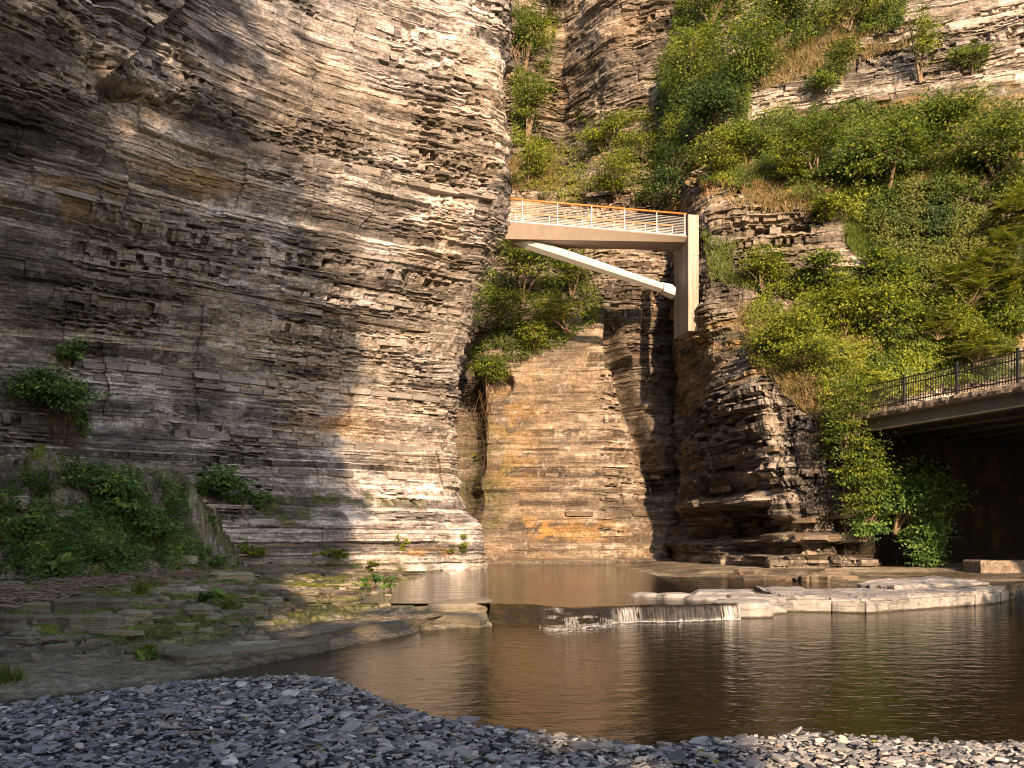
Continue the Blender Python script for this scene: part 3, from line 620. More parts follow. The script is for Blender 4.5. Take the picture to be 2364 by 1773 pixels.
tag(ground, 'stepped mossy rock bank and stream bed', kind='structure')
sub = np.ix_(np.arange(0, GX.shape[0], 3), np.arange(0, nx, 4)); BP = GP[sub]; bi = np.arange(BP.shape[0]*BP.shape[1]).reshape(BP.shape[:2])
BQ = np.stack([bi[:-1, :-1], bi[:-1, 1:], bi[1:, 1:], bi[1:, :-1]], -1); GB = Gbar[sub]
keepb = (GB[:-1, :-1] | GB[1:, 1:] | GB[:-1, 1:] | GB[1:, :-1])
BP = BP-np.array([0, 0, 0.012])
bar = mk('gravel_bar', BP.reshape(-1, 3), BQ[keepb].reshape(-1, 4), M['gravel_bed'], smooth=True)
tag(bar, 'bar of flat grey shale stones in the foreground', kind='structure')
PATCH.append((GP, np.broadcast_to(np.array([0, 0, 1.0]), GP.shape)))

# water sheets
def sheet(name, X, Y, Z, mat, attrs=None, label=None, kind='structure', smooth=True):
    r, c = X.shape; i = np.arange(r*c).reshape(r, c)
    q = np.stack([i[:-1, :-1], i[:-1, 1:], i[1:, 1:], i[1:, :-1]], -1).reshape(-1, 4)
    o = mk(name, np.stack([X, Y, Z], -1).reshape(-1, 3), q, mat, attrs=attrs, smooth=smooth)
    return tag(o, label, kind=kind)
xx = np.linspace(-8, 30, 120)
fr = np.linspace(0, 1, 30)[:, None]
Ltop = lip(xx)+np.where(xx > 4.7, 1.2, 0.02)
sheet('water', np.broadcast_to(xx, (30, 120)), 4.2+(Ltop-4.2)[None]*fr, np.zeros((30, 120)), M['water'], label='dark brown lower pool with fine ripples')
xx = np.linspace(-4, 30, 160); L0 = lip(xx)+np.where(xx > 4.7, 0.9, 0.0)
L0 = np.where(xx < 1.3, L0+0.9*sst(1.3, 0.2, xx), L0)
fr = np.linspace(0, 1, 60)[:, None]
sheet('water', np.broadcast_to(xx, (60, 160)), L0[None]+(53-L0)[None]*fr, np.full((60, 160), 0.30), M['water_up'], label='shallow upper stream below the brown wall')
# rapid and small fall over the lip
uu = np.linspace(-0.45, 4.75, 260); vv = np.linspace(0, 1, 46)
UX, VV = np.meshgrid(uu, vv)
L0 = np.interp(UX, xx, lip(xx))+0.9*sst(1.3, 0.2, UX)
L0 = L0-0.32*(fbm(UX*1.5, UX*0, 421)-0.5)*sst(-.4, .3, UX)-0.05*(noise(UX*9, UX*0, 422)-.5)
wid = np.interp(UX, [-0.5, 0.6, 1.4, 2.0, 4.8], [2.0, 1.8, 1.0, 0.42, 0.26])*(0.85+0.3*noise(UX*4, UX*0, 401))
FY = np.where(VV == 0, np.interp(UX, xx, lip(xx))+0.9*sst(1.3, 0.2, UX)+.12, L0+0.03-wid*VV)
prof = np.where(UX > 1.7, np.cos(VV*np.pi/2)**0.7, 1-sst(0, 1, VV))
ripple = 0.05*(fbm(UX*2.2, VV*5, 402)-0.5)*sst(0, .2, VV)*(1-sst(.9, 1, VV))*sst(2.2, 1.2, UX)*2
FZ = -0.015+0.318*prof+ripple
foam = np.clip((0.12+0.88*sst(.4, .6, noise(UX*2.6, UX*0, 411)))*sst(1.9, 2.3, UX)*sst(0.2, 0.6, VV)+0.6*sst(0.9, 1.0, VV)*sst(0.6, 1.2, UX)*noise(UX*5, UX*0, 409)+0.8*sst(.54, .66, fbm(UX*2.6, VV*6, 403))*sst(0.4, 1.0, UX)*sst(2.6, 2.0, UX)*sst(0.15, 0.3, VV), 0, 1)
foam = np.maximum(foam, 0.9*sst(0.5, 0.62, fbm(UX*2.5, VV*7, 404))*sst(0.9, 1.5, UX)*sst(2.6, 1.7, UX)*sst(.3, .6, VV))
sheet('waterfall', UX, FY, FZ, M['fall'], attrs=dict(foam=foam), label=None, kind=None)
wf = bpy.context.scene.objects['waterfall']; tag(wf, 'low white fall and rapid where the upper stream drops into the pool', 'waterfall')
# foam flecks below the fall
fb = MB()
for k in range(520):
    x = 0.5+4.2*rng.random(); yb = np.interp(x, uu, FY[-1]); y = yb+0.03-abs(rng.normal(0, 0.16))*(2.0 if x < 2.2 else 0.7)
    r = rng.uniform(0.004, 0.02)*(1.5 if y > yb-.08 else 1); th = np.sort(rng.uniform(0, 6.28, 7)); R = r*rng.uniform(0.4, 1.3, 7)
    V = np.stack([x+R*np.cos(th)*3.2, y+R*np.sin(th), np.full(7, 0.004)], -1); V = np.concatenate([V, [[x, y, 0.007]]])
    fb.add(V, [[i, (i+1) % 7, 7] for i in range(7)])
tag(fb.build('foam', M['foam'], wf), kind='stuff')

# ------------------------------------------------------------------ image-to-surface lookup on the finished terrain
BIN = 5
pts = np.concatenate([p.reshape(-1, 3) for p, n in PATCH]); nrm = np.concatenate([np.broadcast_to(n, p.shape).reshape(-1, 3) for p, n in PATCH])
ok = pts[:, 1] > 2; pts = pts[ok]; nrm = nrm[ok]
ppx = CX+F*pts[:, 0]/pts[:, 1]; ppy = HY-F*(pts[:, 2]-CZ)/pts[:, 1]
bx = np.floor(ppx/BIN).astype(int)+40; by = np.floor(ppy/BIN).astype(int)+40
W_, H_ = 620, 460
ok = (bx >= 0) & (bx < W_) & (by >= 0) & (by < H_)
key = by[ok]*W_+bx[ok]; order = np.lexsort((pts[ok][:, 1], key)); ks = key[order]
first = np.concatenate([[True], ks[1:] != ks[:-1]])
BUF = np.full(W_*H_, -1); BUF[ks[first]] = np.where(ok)[0][order[first]]
BUF = BUF.reshape(H_, W_)
def hit(px, py):
    px = np.atleast_1d(px); py = np.atleast_1d(py)
    i = np.clip(np.floor(px/BIN).astype(int)+40, 1, W_-2); j = np.clip(np.floor(py/BIN).astype(int)+40, 1, H_-2)
    best = np.full(px.shape, -1); bY_ = np.full(px.shape, 1e9)
    for dj in (0, -1, 1):
        for di in (0, -1, 1):
            v = BUF[j+dj, i+di]; y = np.where(v >= 0, pts[v, 1], 1e9); m = (y < bY_) & ((best < 0) | (y < bY_-0.8)); best = np.where(m, v, best); bY_ = np.where(m, y, bY_)
    # fall back to a plausible depth
    return pts[best], nrm[best], best >= 0

# ------------------------------------------------------------------ block courses standing proud in the cliffs
def rock_block(name, c, ex, ey, ez, mat, parent, rnd, k=0.16):
    """irregular chamfered block: centre, three half-axis vectors"""
    ex, ey, ez = map(np.asarray, (ex, ey, ez))
    ring = np.array([(-1, -1+k), (-1+k, -1), (1-k, -1), (1, -1+k), (1, 1-k), (1-k, 1), (-1+k, 1), (-1, 1-k)], float)
    ring = ring+rnd.uniform(-0.08, 0.08, ring.shape)
    out = []
    for z, s in ((-1, 0.9), (-0.8, 1.0), (0.75, 1.0), (1, 0.9)):
        q = ring*s+rnd.uniform(-0.05, 0.05, ring.shape)
        zz = z+rnd.uniform(-.07, .07, 8)
        out.append(c+q[:, :1]*ex+q[:, 1:]*ey+zz[:, None]*ez)
    b = MB(); b.loft(out); return b.build(name, mat, parent)
def course(P, Nn, z, th, pxr, parent, mat, seed, wr=(0.45, 1.3), skip=0.2, proud=(0.05, 0.2)):
    r = np.random.default_rng(seed)
    zr = P[:, P.shape[1]//2, 2]; i0 = int(np.argmin(abs(zr-z)))
    row = P[max(i0-6, 0):i0+7].mean(0); n = Nn[i0]
    px = CX+F*row[:, 0]/row[:, 1]
    sel = np.where((px > pxr[0]) & (px < pxr[1]))[0]
    if len(sel) < 4: return
    seg = row[sel]; nn = n[sel]; s = np.concatenate([[0], np.cumsum(np.linalg.norm(np.diff(seg[:, :2], axis=0), axis=1))])
    a = 0.0
    while a < s[-1]-0.5:
        w = r.uniform(*wr); b = min(a+w, s[-1])
        if r.random() > skip and b-a > 0.25:
            mid = np.array([np.interp((a+b)/2, s, seg[:, k]) for k in range(3)]); N2 = np.array([np.interp((a+b)/2, s, nn[:, 0]), np.interp((a+b)/2, s, nn[:, 1]), 0.0])
            N2 /= np.linalg.norm(N2); T = np.array([-N2[1], N2[0], 0])
            d = 0.3; h = th*r.uniform(0.85, 1.08)
            c = mid+N2*(r.uniform(*proud)-d); c[2] = z+r.uniform(-.02, .02)
            rock_block('rock_block', c, T*(b-a-0.025)/2, np.array([0, 0, h/2]), N2*d, mat, parent, r)
        a = b
course(PL, NL, 8.28, 0.27, (190, 1020), cl_left, M['block_grey'], 1, skip=0.12)
course(PL, NL, 7.86, 0.24, (215, 640), cl_left, M['block_grey'], 2, skip=0.25)
course(PL, NL, 5.92, 0.34, (400, 1010), cl_left, M['block_grey'], 3, skip=0.1, proud=(0.0, 0.12))
course(PL, NL, 17.6, 0.3, (780, 1120), cl_left, M['block_grey'], 4, skip=0.35, wr=(0.8, 2.2))
course(PL, NL, 12.4, 0.26, (880, 1060), cl_left, M['block_grey'], 5, skip=0.4)
course(PL, NL, 4.6, 0.28, (560, 1000), cl_left, M['block_grey'], 6, skip=0.45)
course(PL, NL, 13.9, 0.22, (120, 380), cl_left, M['block_grey'], 7, skip=0.5, wr=(0.8, 2.0))
course(PB, NB, 7.5, 0.2, (1125, 1440), cl_back, M['block_warm'], 8, skip=0.6, proud=(0.0, .06))
course(PB, NB, 5.5, 0.24, (1125, 1540), cl_back, M['block_warm'], 9, skip=0.6, proud=(0.0, .1))
course(PB, NB, 3.2, 0.3, (1110, 1540), cl_back, M['block_warm'], 10, skip=0.65, wr=(0.7, 2.0))
course(PB, NB, 1.35, 0.4, (1110, 1560), cl_back, M['block_warm'], 11, skip=0.6, wr=(0.7, 2.2))
course(PR, NR, 5.6, 0.3, (1590, 1800), cl_right, M['block_warm'], 12, skip=0.3, wr=(0.7, 1.6))
course(PR, NR, 4.2, 0.3, (1640, 1850), cl_right, M['block_warm'], 13, skip=0.3, wr=(0.7, 1.6))
course(PR, NR, 1.75, 0.3, (1660, 2000), cl_right, M['block_warm'], 14, skip=0.15, wr=(0.6, 1.8), proud=(.1, .35))
course(PR, NR, 2.45, 0.25, (1640, 1960), cl_right, M['block_warm'], 15, skip=0.3, wr=(0.6, 1.8), proud=(.1, .35))

# ------------------------------------------------------------------ pale shelf beyond the pool
shelf = empty('rock_shelf', (8.5, 21.0, 0.2)); tag(shelf, 'pale grey limestone shelf with blocky front edge beyond the dark pool', 'rock shelf')
def slab_prism(name, pts, z0, z1, mat, parent, seed, bev=0.05, rough=0.02, sub=0.35, relief=0.05):
    """closed plan polygon -> slab with chipped bevelled rim and uneven top"""
    r = np.random.default_rng(seed); P = []
    pts = np.asarray(pts, float)
    for a, b in zip(pts, np.roll(pts, -1, 0)):
        m = max(1, int(np.linalg.norm(b-a)/sub)); P += [a+(b-a)*k/m for k in range(m)]
    P = np.array(P); P = P+r.uniform(-rough, rough, P.shape); c = P.mean(0); n = len(P)
    dirs = c-P; dirs /= np.linalg.norm(dirs, axis=1)[:, None]+1e-9
    zt = z1 if np.ndim(z1) == 0 else np.array([z1[0]+(p[1]-c[1])*z1[1] for p in P])
    rings = []; zt = np.broadcast_to(zt, n); hgt = zt-z0
    for ins, z in ((0.03, z0), (0.0, zt-hgt*0.7), (0.02, zt-hgt*0.35), (0.0, zt-bev*0.9), (bev, zt)):
        q = P+dirs*(ins*r.uniform(0.6, 1.4, n)+rough*(noise(P[:, 0]*3, P[:, 1]*3+np.mean(z)*9, seed)-.5))[:, None]
        rings.append(np.concatenate([q, (np.broadcast_to(z, n)+r.uniform(-.012, .012, n))[:, None]], 1))
    for f in (0.86, 0.7, 0.5, 0.3, 0.12):
        q = c+(rings[4][:, :2]-c)*f+r.uniform(-.02, .02, (n, 2)); zz = np.interp(f, [0, 1], [zt.mean(), 0])+f*zt
        zz = zt*f+zt.mean()*(1-f)+relief*(fbm(q[:, 0]*2.2, q[:, 1]*2.2, seed)-0.5)+relief*.6*np.floor(3*fbm(q[:, 0]*.9, q[:, 1]*.9, seed+1))/3
        rings.append(np.concatenate([q, zz[:, None]], 1))
    b = MB(); b.loft(rings); return b.build(name, mat, parent, loc=None)
shelf.location = (0, 0, 0)
def fp(px, py): p = WG(px, py, 0.0); return p[:2]
front = [fp(1700, 1424), fp(1792, 1410), fp(1811, 1413), fp(1922, 1414), fp(1997, 1417), fp(2100, 1409), fp(2250, 1399), fp(2311, 1392), fp(2330, 1386), fp(2480, 1385)]
backd = [2.4, 3.0, 3.2, 3.2, 3.4, 3.0, 2.8, 2.6, 2.5, 2.5]
tops = [0.27, 0.37, 0.38, 0.33, 0.34, 0.36, 0.37, 0.37, 0.4, 0.4]
for i in range(len(front)-2):
    a, b = front[i], front[i+1]; d = (b-a)/np.linalg.norm(b-a)*0.008
    if i in (1, 3): pass
    o1 = np.array([0.35, backd[i+1]]); o0 = np.array([0.35, backd[i]]); ht = tops[i]
    slab_prism('shelf_block', [a+d, b-d, b-d+o1, a+d+o0], -0.5, (ht*0.72, 0.0), M['shelf'], shelf, 60+i, 0.012, 0.03, 0.13, 0.03)
    j0, j1 = np.random.default_rng(i+5).uniform(0.02, 0.22, 2)
    slab_prism('shelf_layer', [a+d+[0, j0], (a+b)/2+[0, (j0+j1)/2+.03], b-d+[0, j1], b-d+o1, a+d+o0], ht*0.7, (ht, 0.012), M['shelf'], shelf, 260+i, 0.012, 0.045, 0.11, 0.07)
# second step on the right and rounded slabs at the fall
a, b = fp(2080, 1398)+np.array([0, .5]), fp(2310, 1388)+np.array([0, .6])
slab_prism('shelf_block', [a, b, b+np.array([0.5, 4]), a+np.array([0.8, 3.0]), a+np.array([-.4, 1.2])], 0.2, 0.47, M['shelf'], shelf, 80, 0.03, 0.06, 0.16, 0.12)
for k, (x, y, w, d, z) in enumerate(((4.95, 18.35, 0.7, 0.62, .33), (5.5, 19.3, .7, .6, .38), (4.4, 19.3, .55, .5, .36), (3.75, 19.9, .5, .4, .38), (5.0, 20.3, .8, .6, .42), (3.2, 20.3, .4, .25, .37))):
    th = np.linspace(0, 6.28, 9)[:-1]+0.3*k
    slab_prism('shelf_block', np.stack([x+w*np.cos(th), y+d*np.sin(th)], -1), -0.2, (z, 0.03), M['shelf'], shelf, 90+k, 0.11, 0.05)
# ledge slab at the foot of the buttress
lg = empty('rock_ledge'); tag(lg, 'broken brown ledge layers at the foot of the right buttress, beside the stream', 'rock ledge')
r = np.random.default_rng(17); a_ = WG(1735, 1333, .35)[:2]; b_ = WG(2000, 1340, .4)[:2]
for k in range(40):
    f = r.random(); c_ = a_+(b_-a_)*f+np.array([r.normal(0, .2), abs(r.normal(0, .9))+.4]); w_ = r.uniform(.25, .8); d_ = w_*r.uniform(.6, 1.0); lay = int(k % 4 == 3)
    th = np.sort(np.linspace(0, 6.28, 7)[:-1]+r.uniform(-.4, .4, 6)); sq = r.uniform(.8, 1.15, 6)/np.maximum(abs(np.cos(th)), abs(np.sin(th)))**.6
    z0_ = max(float(H(np.array([c_[0]]), np.array([c_[1]]))[0][0]), .25)+.13*lay
    slab_prism('rock_layer', np.stack([c_[0]+w_*sq*np.cos(th), c_[1]+d_*sq*np.sin(th)], -1), z0_-.2, (z0_+r.uniform(.06, .2), r.uniform(-.05, .08)), M['block_warm'], lg, 1200+k, 0.03, 0.06, 0.18, .06)
# concrete kerb block under the road bridge
cb = slab_prism('concrete_block', [WG(2262, 1325, .45)[:2], WG(2480, 1328, .45)[:2], WG(2480, 1328, .45)[:2]+np.array([0, 1.2]), WG(2262, 1325, .45)[:2]+np.array([0, 1.2])], 0.1, 0.92, M['old_concrete'], None, 98, 0.05, 0.03)
tag(cb, 'low grey concrete block lying under the road bridge', 'concrete block')

# ------------------------------------------------------------------ left bank slabs and boulders
slabs = [(30, 1432, 70, 46, 'flat slab at the far left end of the stone row'), (105, 1432, 88, 52, 'ochre stained block, second from the left in the stone row'), (215, 1432, 130, 60, 'long smooth grey slab in the middle of the stone row'),
         (168, 1392, 92, 44, 'large tilted grey boulder behind the stone row'), (85, 1398, 60, 30, 'small brown rock behind the stone row among dead stalks'), (262, 1388, 80, 26, 'thin squared slab right of the tilted boulder'),
         (310, 1418, 84, 32, 'narrow slab at the right end of the stone row'), (292, 1430, 40, 34, 'small rounded rock wedged between slabs'), (330, 1386, 44, 20, 'small reddish block above the mossy bank'),
         (460, 1402, 84, 28, 'flat rock below the round leaved plant'), (375, 1410, 74, 16, 'thin mossy slab beside the stone row'), (625, 1386, 54, 26, 'mossy green block near the cliff foot'), (680, 1382, 50, 14, 'low mossy slab right of the green block'),
         (30, 1150, 70, 36, 'blue grey scree slab at the left edge below the cliff'), (110, 1128, 120, 20, 'long tan slab lying on the scree'), (20, 1215, 60, 26, 'grey scree slab among leaves at the left edge'), (130, 1180, 90, 16, 'pale ledge piece in the scree under the vines'), (425, 1285, 60, 18, 'grey slab sticking out of the bramble'),
         (535, 1320, 110, 22, 'rusty orange edged slab lying at the cliff foot'), (615, 1318, 70, 24, 'pale broken slab beside the rusty one')]
for k, (x, y, w, h, lab) in enumerate(slabs):
    p, n_, okk = hit(x, y+h*0.35)
    p = p[0]; s = p[1]/F; w_ = w*s/2; hh = max(h*s*0.55, 0.08); r = np.random.default_rng(500+k)
    th = np.sort(np.linspace(0, 6.28, 8)[:-1]+r.uniform(-.3, .3, 7)); dep = max(w_*0.65, hh*0.8)
    R = r.uniform(0.85, 1.1, 7); sq = 1/np.maximum(abs(np.cos(th)), abs(np.sin(th)))**0.6
    o = slab_prism('flat_rock', np.stack([p[0]+w_*R*sq*np.cos(th), p[1]+dep*R*sq*np.sin(th)], -1), p[2]-0.12, (p[2]+hh, 0.1*r.uniform(-1, 1)), M['slab'], None, 520+k, 0.035, 0.03, 0.12, 0.05)
    tag(o, lab, 'rock', 'loose rocks on the left bank')
FT = []
for i in range(10):
    r = np.random.default_rng(1500+i); m = 6+i % 3; th = np.sort(np.linspace(0, 6.28, m, endpoint=False)+r.uniform(-.3, .3, m)); sq = r.uniform(.8, 1.1, m)/np.maximum(abs(np.cos(th)), abs(np.sin(th)))**.6
    FT.append(slab_prism('slab_stone', np.stack([sq*np.cos(th), sq*.6*np.sin(th)], -1), -1.0, (1.0, r.uniform(-.3, .3)), M['slab'], ground, 1520+i, 0.06, 0.06, 0.45, 0.5))
r = np.random.default_rng(1600); fresh = [True]*10; made = 0
while made < 190:
    px_ = r.uniform(0, 1120); Y_ = 9.3+r.random()**1.5*17; x_ = (px_-CX)/F*Y_; h_, d_, k_, b_ = H(np.array([x_]), np.array([Y_]))
    if d_[0] < 1.0 or b_[0] or x_ < -12 or (d_[0] < 2.0 and r.random() < .7): continue
    i = int(r.integers(10)); o = FT[i] if fresh[i] else FT[i].copy()
    if not fresh[i]: col.objects.link(o); o.parent = ground
    fresh[i] = False; w_ = np.exp(r.normal(math.log(.13), .5)); w_ = float(np.clip(w_, .06, .45))*(0.7+Y_*.03)
    o.location = (x_, Y_, h_[0]+.01); o.rotation_euler = (r.normal(0, .06), r.normal(0, .06), r.normal(0, .5)); o.scale = (w_, w_, float(r.uniform(.015, .045))); made += 1
# big smooth rocks at the water's edge
def edge_slab(name, outline, z0, z1, lab, seed, mat='slab'):
    o = slab_prism(name, outline, z0, z1, M[mat], None, seed, 0.09, 0.03, 0.3); return tag(o, lab, 'rock', 'smooth rocks at the pool edge')
edge_slab('waterside_rock', [WG(968, 1457, 0)[:2], WG(1000, 1448, 0)[:2], WG(1110, 1450, 0)[:2], WG(1130, 1435, .05)[:2], WG(1080, 1410, .2)[:2], WG(1010, 1412, .2)[:2]], -0.25, 0.2, 'smooth pale rock with sunlit rounded top at the pool edge', 601)
edge_slab('waterside_rock', [WG(640, 1500, .1)[:2], WG(800, 1478, 0)[:2], WG(925, 1466, 0)[:2], WG(962, 1452, 0)[:2], WG(965, 1432, .15)[:2], WG(860, 1440, .2)[:2], WG(740, 1452, .2)[:2]], -0.25, 0.2, 'long smooth grey rock with undercut orange end at the pool edge', 602)
edge_slab('waterside_rock', [WG(985, 1402, .25)[:2], WG(1080, 1402, .25)[:2], WG(1150, 1388, .3)[:2], WG(1130, 1375, .35)[:2], WG(1020, 1380, .35)[:2]], -0.1, 0.31, 'pale flaking slab beside the upper stream', 603)
for k, (x0, y0, x1, y1, w) in enumerate(((250, 1477, 420, 1500, 40), (360, 1488, 510, 1490, 34), (520, 1480, 760, 1455, 30), (540, 1470, 650, 1462, 18))):
    a = WG(x0, y0, .3)[:2]; b = WG(x1, y1, .3)[:2]; d = np.array([-(b-a)[1], (b-a)[0]]); d = d/np.linalg.norm(d)*w*a[1]/F*3
    gz = float(np.median(H(np.array([a[0], b[0], (a+b+d)[0]/2]), np.array([a[1], b[1], (a+b+d)[1]/2]))[0])); o = slab_prism('flagstone', [a, (a+b)/2-d*.12, b, b+d*0.6, (a+b)/2+d*.9, a+d], gz-.1, gz+0.045, M['slab'], None, 620+k, 0.02, 0.05, 0.2)
    tag(o, ['flat flagstone with grass at its edge on the mossy bank', 'pale cracked flagstone right of the grass tuft', 'long pale flaky flagstone along the rock ramp', 'thin flake of stone behind the long flagstone'][k], 'flagstone', 'flagstones on the left bank')

# ------------------------------------------------------------------ footbridge
fbz = 17.8
A0 = np.array([-0.15, 43.2]); B0 = np.array([9.19, 45.2]); ax = (B0-A0)/np.linalg.norm(B0-A0); pv = np.array([-ax[1], ax[0]]); LEN = np.linalg.norm(B0-A0)
def bp(s, w, z): q = A0+ax*s+pv*w; return np.array([q[0], q[1], z])
root = empty('footbridge', bp(LEN, 0.9, 12.6)); tag(root, 'brown concrete footbridge with steel bar railing, orange handrail and slanting strut', 'footbridge')
root.location = (0, 0, 0)
b = MB(); rings = []
DW = 1.8
for s in np.linspace(-2.2, LEN+0.1, 24):
    zb = 17.0+0.55*np.clip(s/LEN, 0, 1)
    rings.append([bp(s, 0, fbz), bp(s, 0.02, fbz-0.06), bp(s, 0.26, zb), bp(s, DW-0.26, zb), bp(s, DW-0.02, fbz-.06), bp(s, DW, fbz)])
b.loft(rings); b.build('deck', M['concrete_shaded'], root)
b = MB(); rings = []
S0, S1 = -0.9, 8.55
for q in np.linspace(0, 1, 30):
    s = S0+(S1-S0)*q; zc_ = 17.0-0.251*(s-1.6)
    h = 0.47-0.13*q; w = 0.40-0.06*q
    h = h*np.clip((s+1.6)/2.5, .6, 1); rings.append([bp(s, 0.9, zc_+h*0.75), bp(s, 0.9-w, zc_), bp(s, 0.9-w*0.75, zc_-h*0.45), bp(s, 0.9, zc_-h*0.8), bp(s, 0.9+w*0.75, zc_-h*0.45), bp(s, 0.9+w, zc_)])
b.loft(rings); b.build('strut', M['concrete_sunlit'], root)
b = MB(); rings = []
for q in (0, 0.5, 1):
    s = S1+0.02+0.62*q; zc_ = 15.24-0.16*q; k = 0.40+0.1*q
    rings.append([bp(s, 0.9, zc_+k*0.75), bp(s, 0.9-k, zc_+.02), bp(s, 0.9-k*0.7, zc_-k*0.6), bp(s, 0.9, zc_-k*0.85), bp(s, 0.9+k*0.7, zc_-k*0.6), bp(s, 0.9+k, zc_+.02)])
b.loft(rings); b.build('strut_foot', M['concrete_sunlit'], root)
for (z0_, z1_, e) in ((12.75, 16.75, 0.0), (16.76, 18.9, 0.004)):
    b = MB(); b.box(bp(LEN+0.12+0.29, 0.85, (z0_+z1_)/2), np.append(ax*(0.29+e), 0), np.append(pv*(0.95+e), 0), (0, 0, (z1_-z0_)/2)); b.build('pier', M['pier'], root)
for z_ in (13.4, 14.5, 15.7):
    b = MB(); b.box(bp(LEN+0.12+0.29, 0.85, z_), np.append(ax*0.293, 0), np.append(pv*0.953, 0), (0, 0, 0.008)); b.build('formwork_joint', M['old_concrete'], root)
for side, w in ((0, 0.06), (1, DW-0.06)):
    b = MB(); b.tube([bp(-2.2, w, fbz+1.17), bp(LEN+0.08, w, fbz+1.17)], 0.052, 8, True); b.build('handrail', M['handrail'], root, smooth=True)
    for k in range(11):
        z = fbz+0.13+k*0.084
        b = MB(); b.tube([bp(-2.2, w, z), bp(LEN+0.02, w, z)], 0.0105, 5); b.build('rail', M['metal'], root)
    for s in (-1.1, 0.7, 2.55, 4.37, 6.17, 7.95, LEN-0.02):
        if s == LEN-0.02 and False: continue
        b = MB()
        b.box(bp(s, w, fbz+0.56), np.append(ax*0.02, 0), np.append(pv*0.035, 0), (0, 0, 0.58))
        b.box(bp(s, w, fbz+0.1), np.append(ax*0.045, 0), np.append(pv*0.05, 0), (0, 0, 0.1))
        b.build('post', M['metal'], root)
    b = MB(); b.box(bp(LEN/2-1, w, fbz+0.025), np.append(ax*(LEN/2+1), 0), np.append(pv*0.05, 0), (0, 0, 0.025)); b.build('kerb', M['metal'], root)

# ------------------------------------------------------------------ road bridge with black railing
rb = empty('road_bridge'); tag(rb, 'road bridge with black picket railing, crumbling concrete edge and steel girders', 'bridge')
RA = np.array([16.34, 27.63]); rd = np.array([-0.355, 0.935]); rd /= np.linalg.norm(rd); rr = np.array([rd[1], -rd[0]])
RT = 7.8
def rp(s, w, z): q = RA+rd*s+rr*w; return np.array([q[0], q[1], z])
S_END = 8.6; S_BEG = -22
b = MB(); rings = []
r = np.random.default_rng(3)
for s in np.linspace(S_BEG, S_END, 170):
    j = r.uniform(-.03, .03, 4); t = 0.06*(noise(s*1.3, 0, 71)-0.5)
    rings.append([rp(s, -0.12+j[0]+t, 6.70+j[1]*0.4), rp(s, -0.14+j[2]+t, 6.58), rp(s, -0.10+j[1], 6.46+j[3]*0.6), rp(s, 0.1, 6.42), rp(s, 15.5, 6.42), rp(s, 15.5, 6.72)])
b.loft(rings); b.build('deck', M['old_concrete'], rb)
for w in (0.12, 1.9, 3.7, 5.5, 7.3, 9.1, 10.9, 12.7, 14.5):
    b = MB()
    b.box(rp((S_BEG+S_END-.9)/2, w, 6.20), np.append(rd*(S_END-.9-S_BEG)/2, 0), np.append(rr*0.03, 0), (0, 0, 0.22))
    b.box(rp((S_BEG+S_END-.9)/2, w, 5.96), np.append(rd*(S_END-.9-S_BEG)/2, 0), np.append(rr*0.17, 0), (0, 0, 0.022))
    b.build('girder', M['steel'], rb)
SP = 2.35
mb = MB(); mb.box((0, 0, 0), np.append(rd*0.011, 0), np.append(rr*0.011, 0), (0, 0, 0.49)); bal = mb.build('baluster', M['black'], rb); bal.location = rp(-SP*1.9, 0.05, 7.25)
first_bal = True
for i in range(-2, 4):
    s = i*SP
    b = MB(); b.box(rp(s, 0.05, 7.27), np.append(rd*0.038, 0), np.append(rr*0.038, 0), (0, 0, 0.56)); b.box(rp(s, .05, 7.85), np.append(rd*.045, 0), np.append(rr*.045, 0), (0, 0, .018)); b.build('post', M['black'], rb)
    if i < 3:
        for z, h in ((7.74, 0.022), (7.5, 0.02), (6.86, 0.02)):
            b = MB(); b.box(rp(s+SP/2, 0.05, z), np.append(rd*(SP/2-0.04), 0), np.append(rr*0.016, 0), (0, 0, h)); b.build('rail', M['black'], rb)
        for k in range(1, 21):
            o = bal if first_bal else bal.copy()
            if not first_bal: col.objects.link(o); o.parent = rb
            first_bal = False; o.location = rp(s+SP*k/21, 0.05, 7.25)
# abutment and dark walls below
wall = MB()
a = rp(S_END-1.1, -0.25, 0); c_ = np.array([a[0], a[1]])
P0 = c_; P1 = c_+rr*14.5
def quadwall(mb, p, q, z0, z1, th):
    d = (q-p)/np.linalg.norm(q-p); n = np.array([-d[1], d[0]])
    mb.box(np.append((p+q)/2+n*th/2, (z0+z1)/2), np.append((q-p)/2, 0), np.append(n*th/2, 0), (0, 0, (z1-z0)/2))
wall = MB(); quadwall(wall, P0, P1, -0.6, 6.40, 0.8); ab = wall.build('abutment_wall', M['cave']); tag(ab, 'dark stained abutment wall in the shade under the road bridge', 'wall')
wall = MB(); quadwall(wall, P1, P1-rd*24, -0.6, 6.40, 0.8); ab2 = wall.build('shade_wall', M['cave']); tag(ab2, 'added wall along the far side that keeps the space below the road bridge deck dark', 'wall')  # added out of view to close off light under the deck

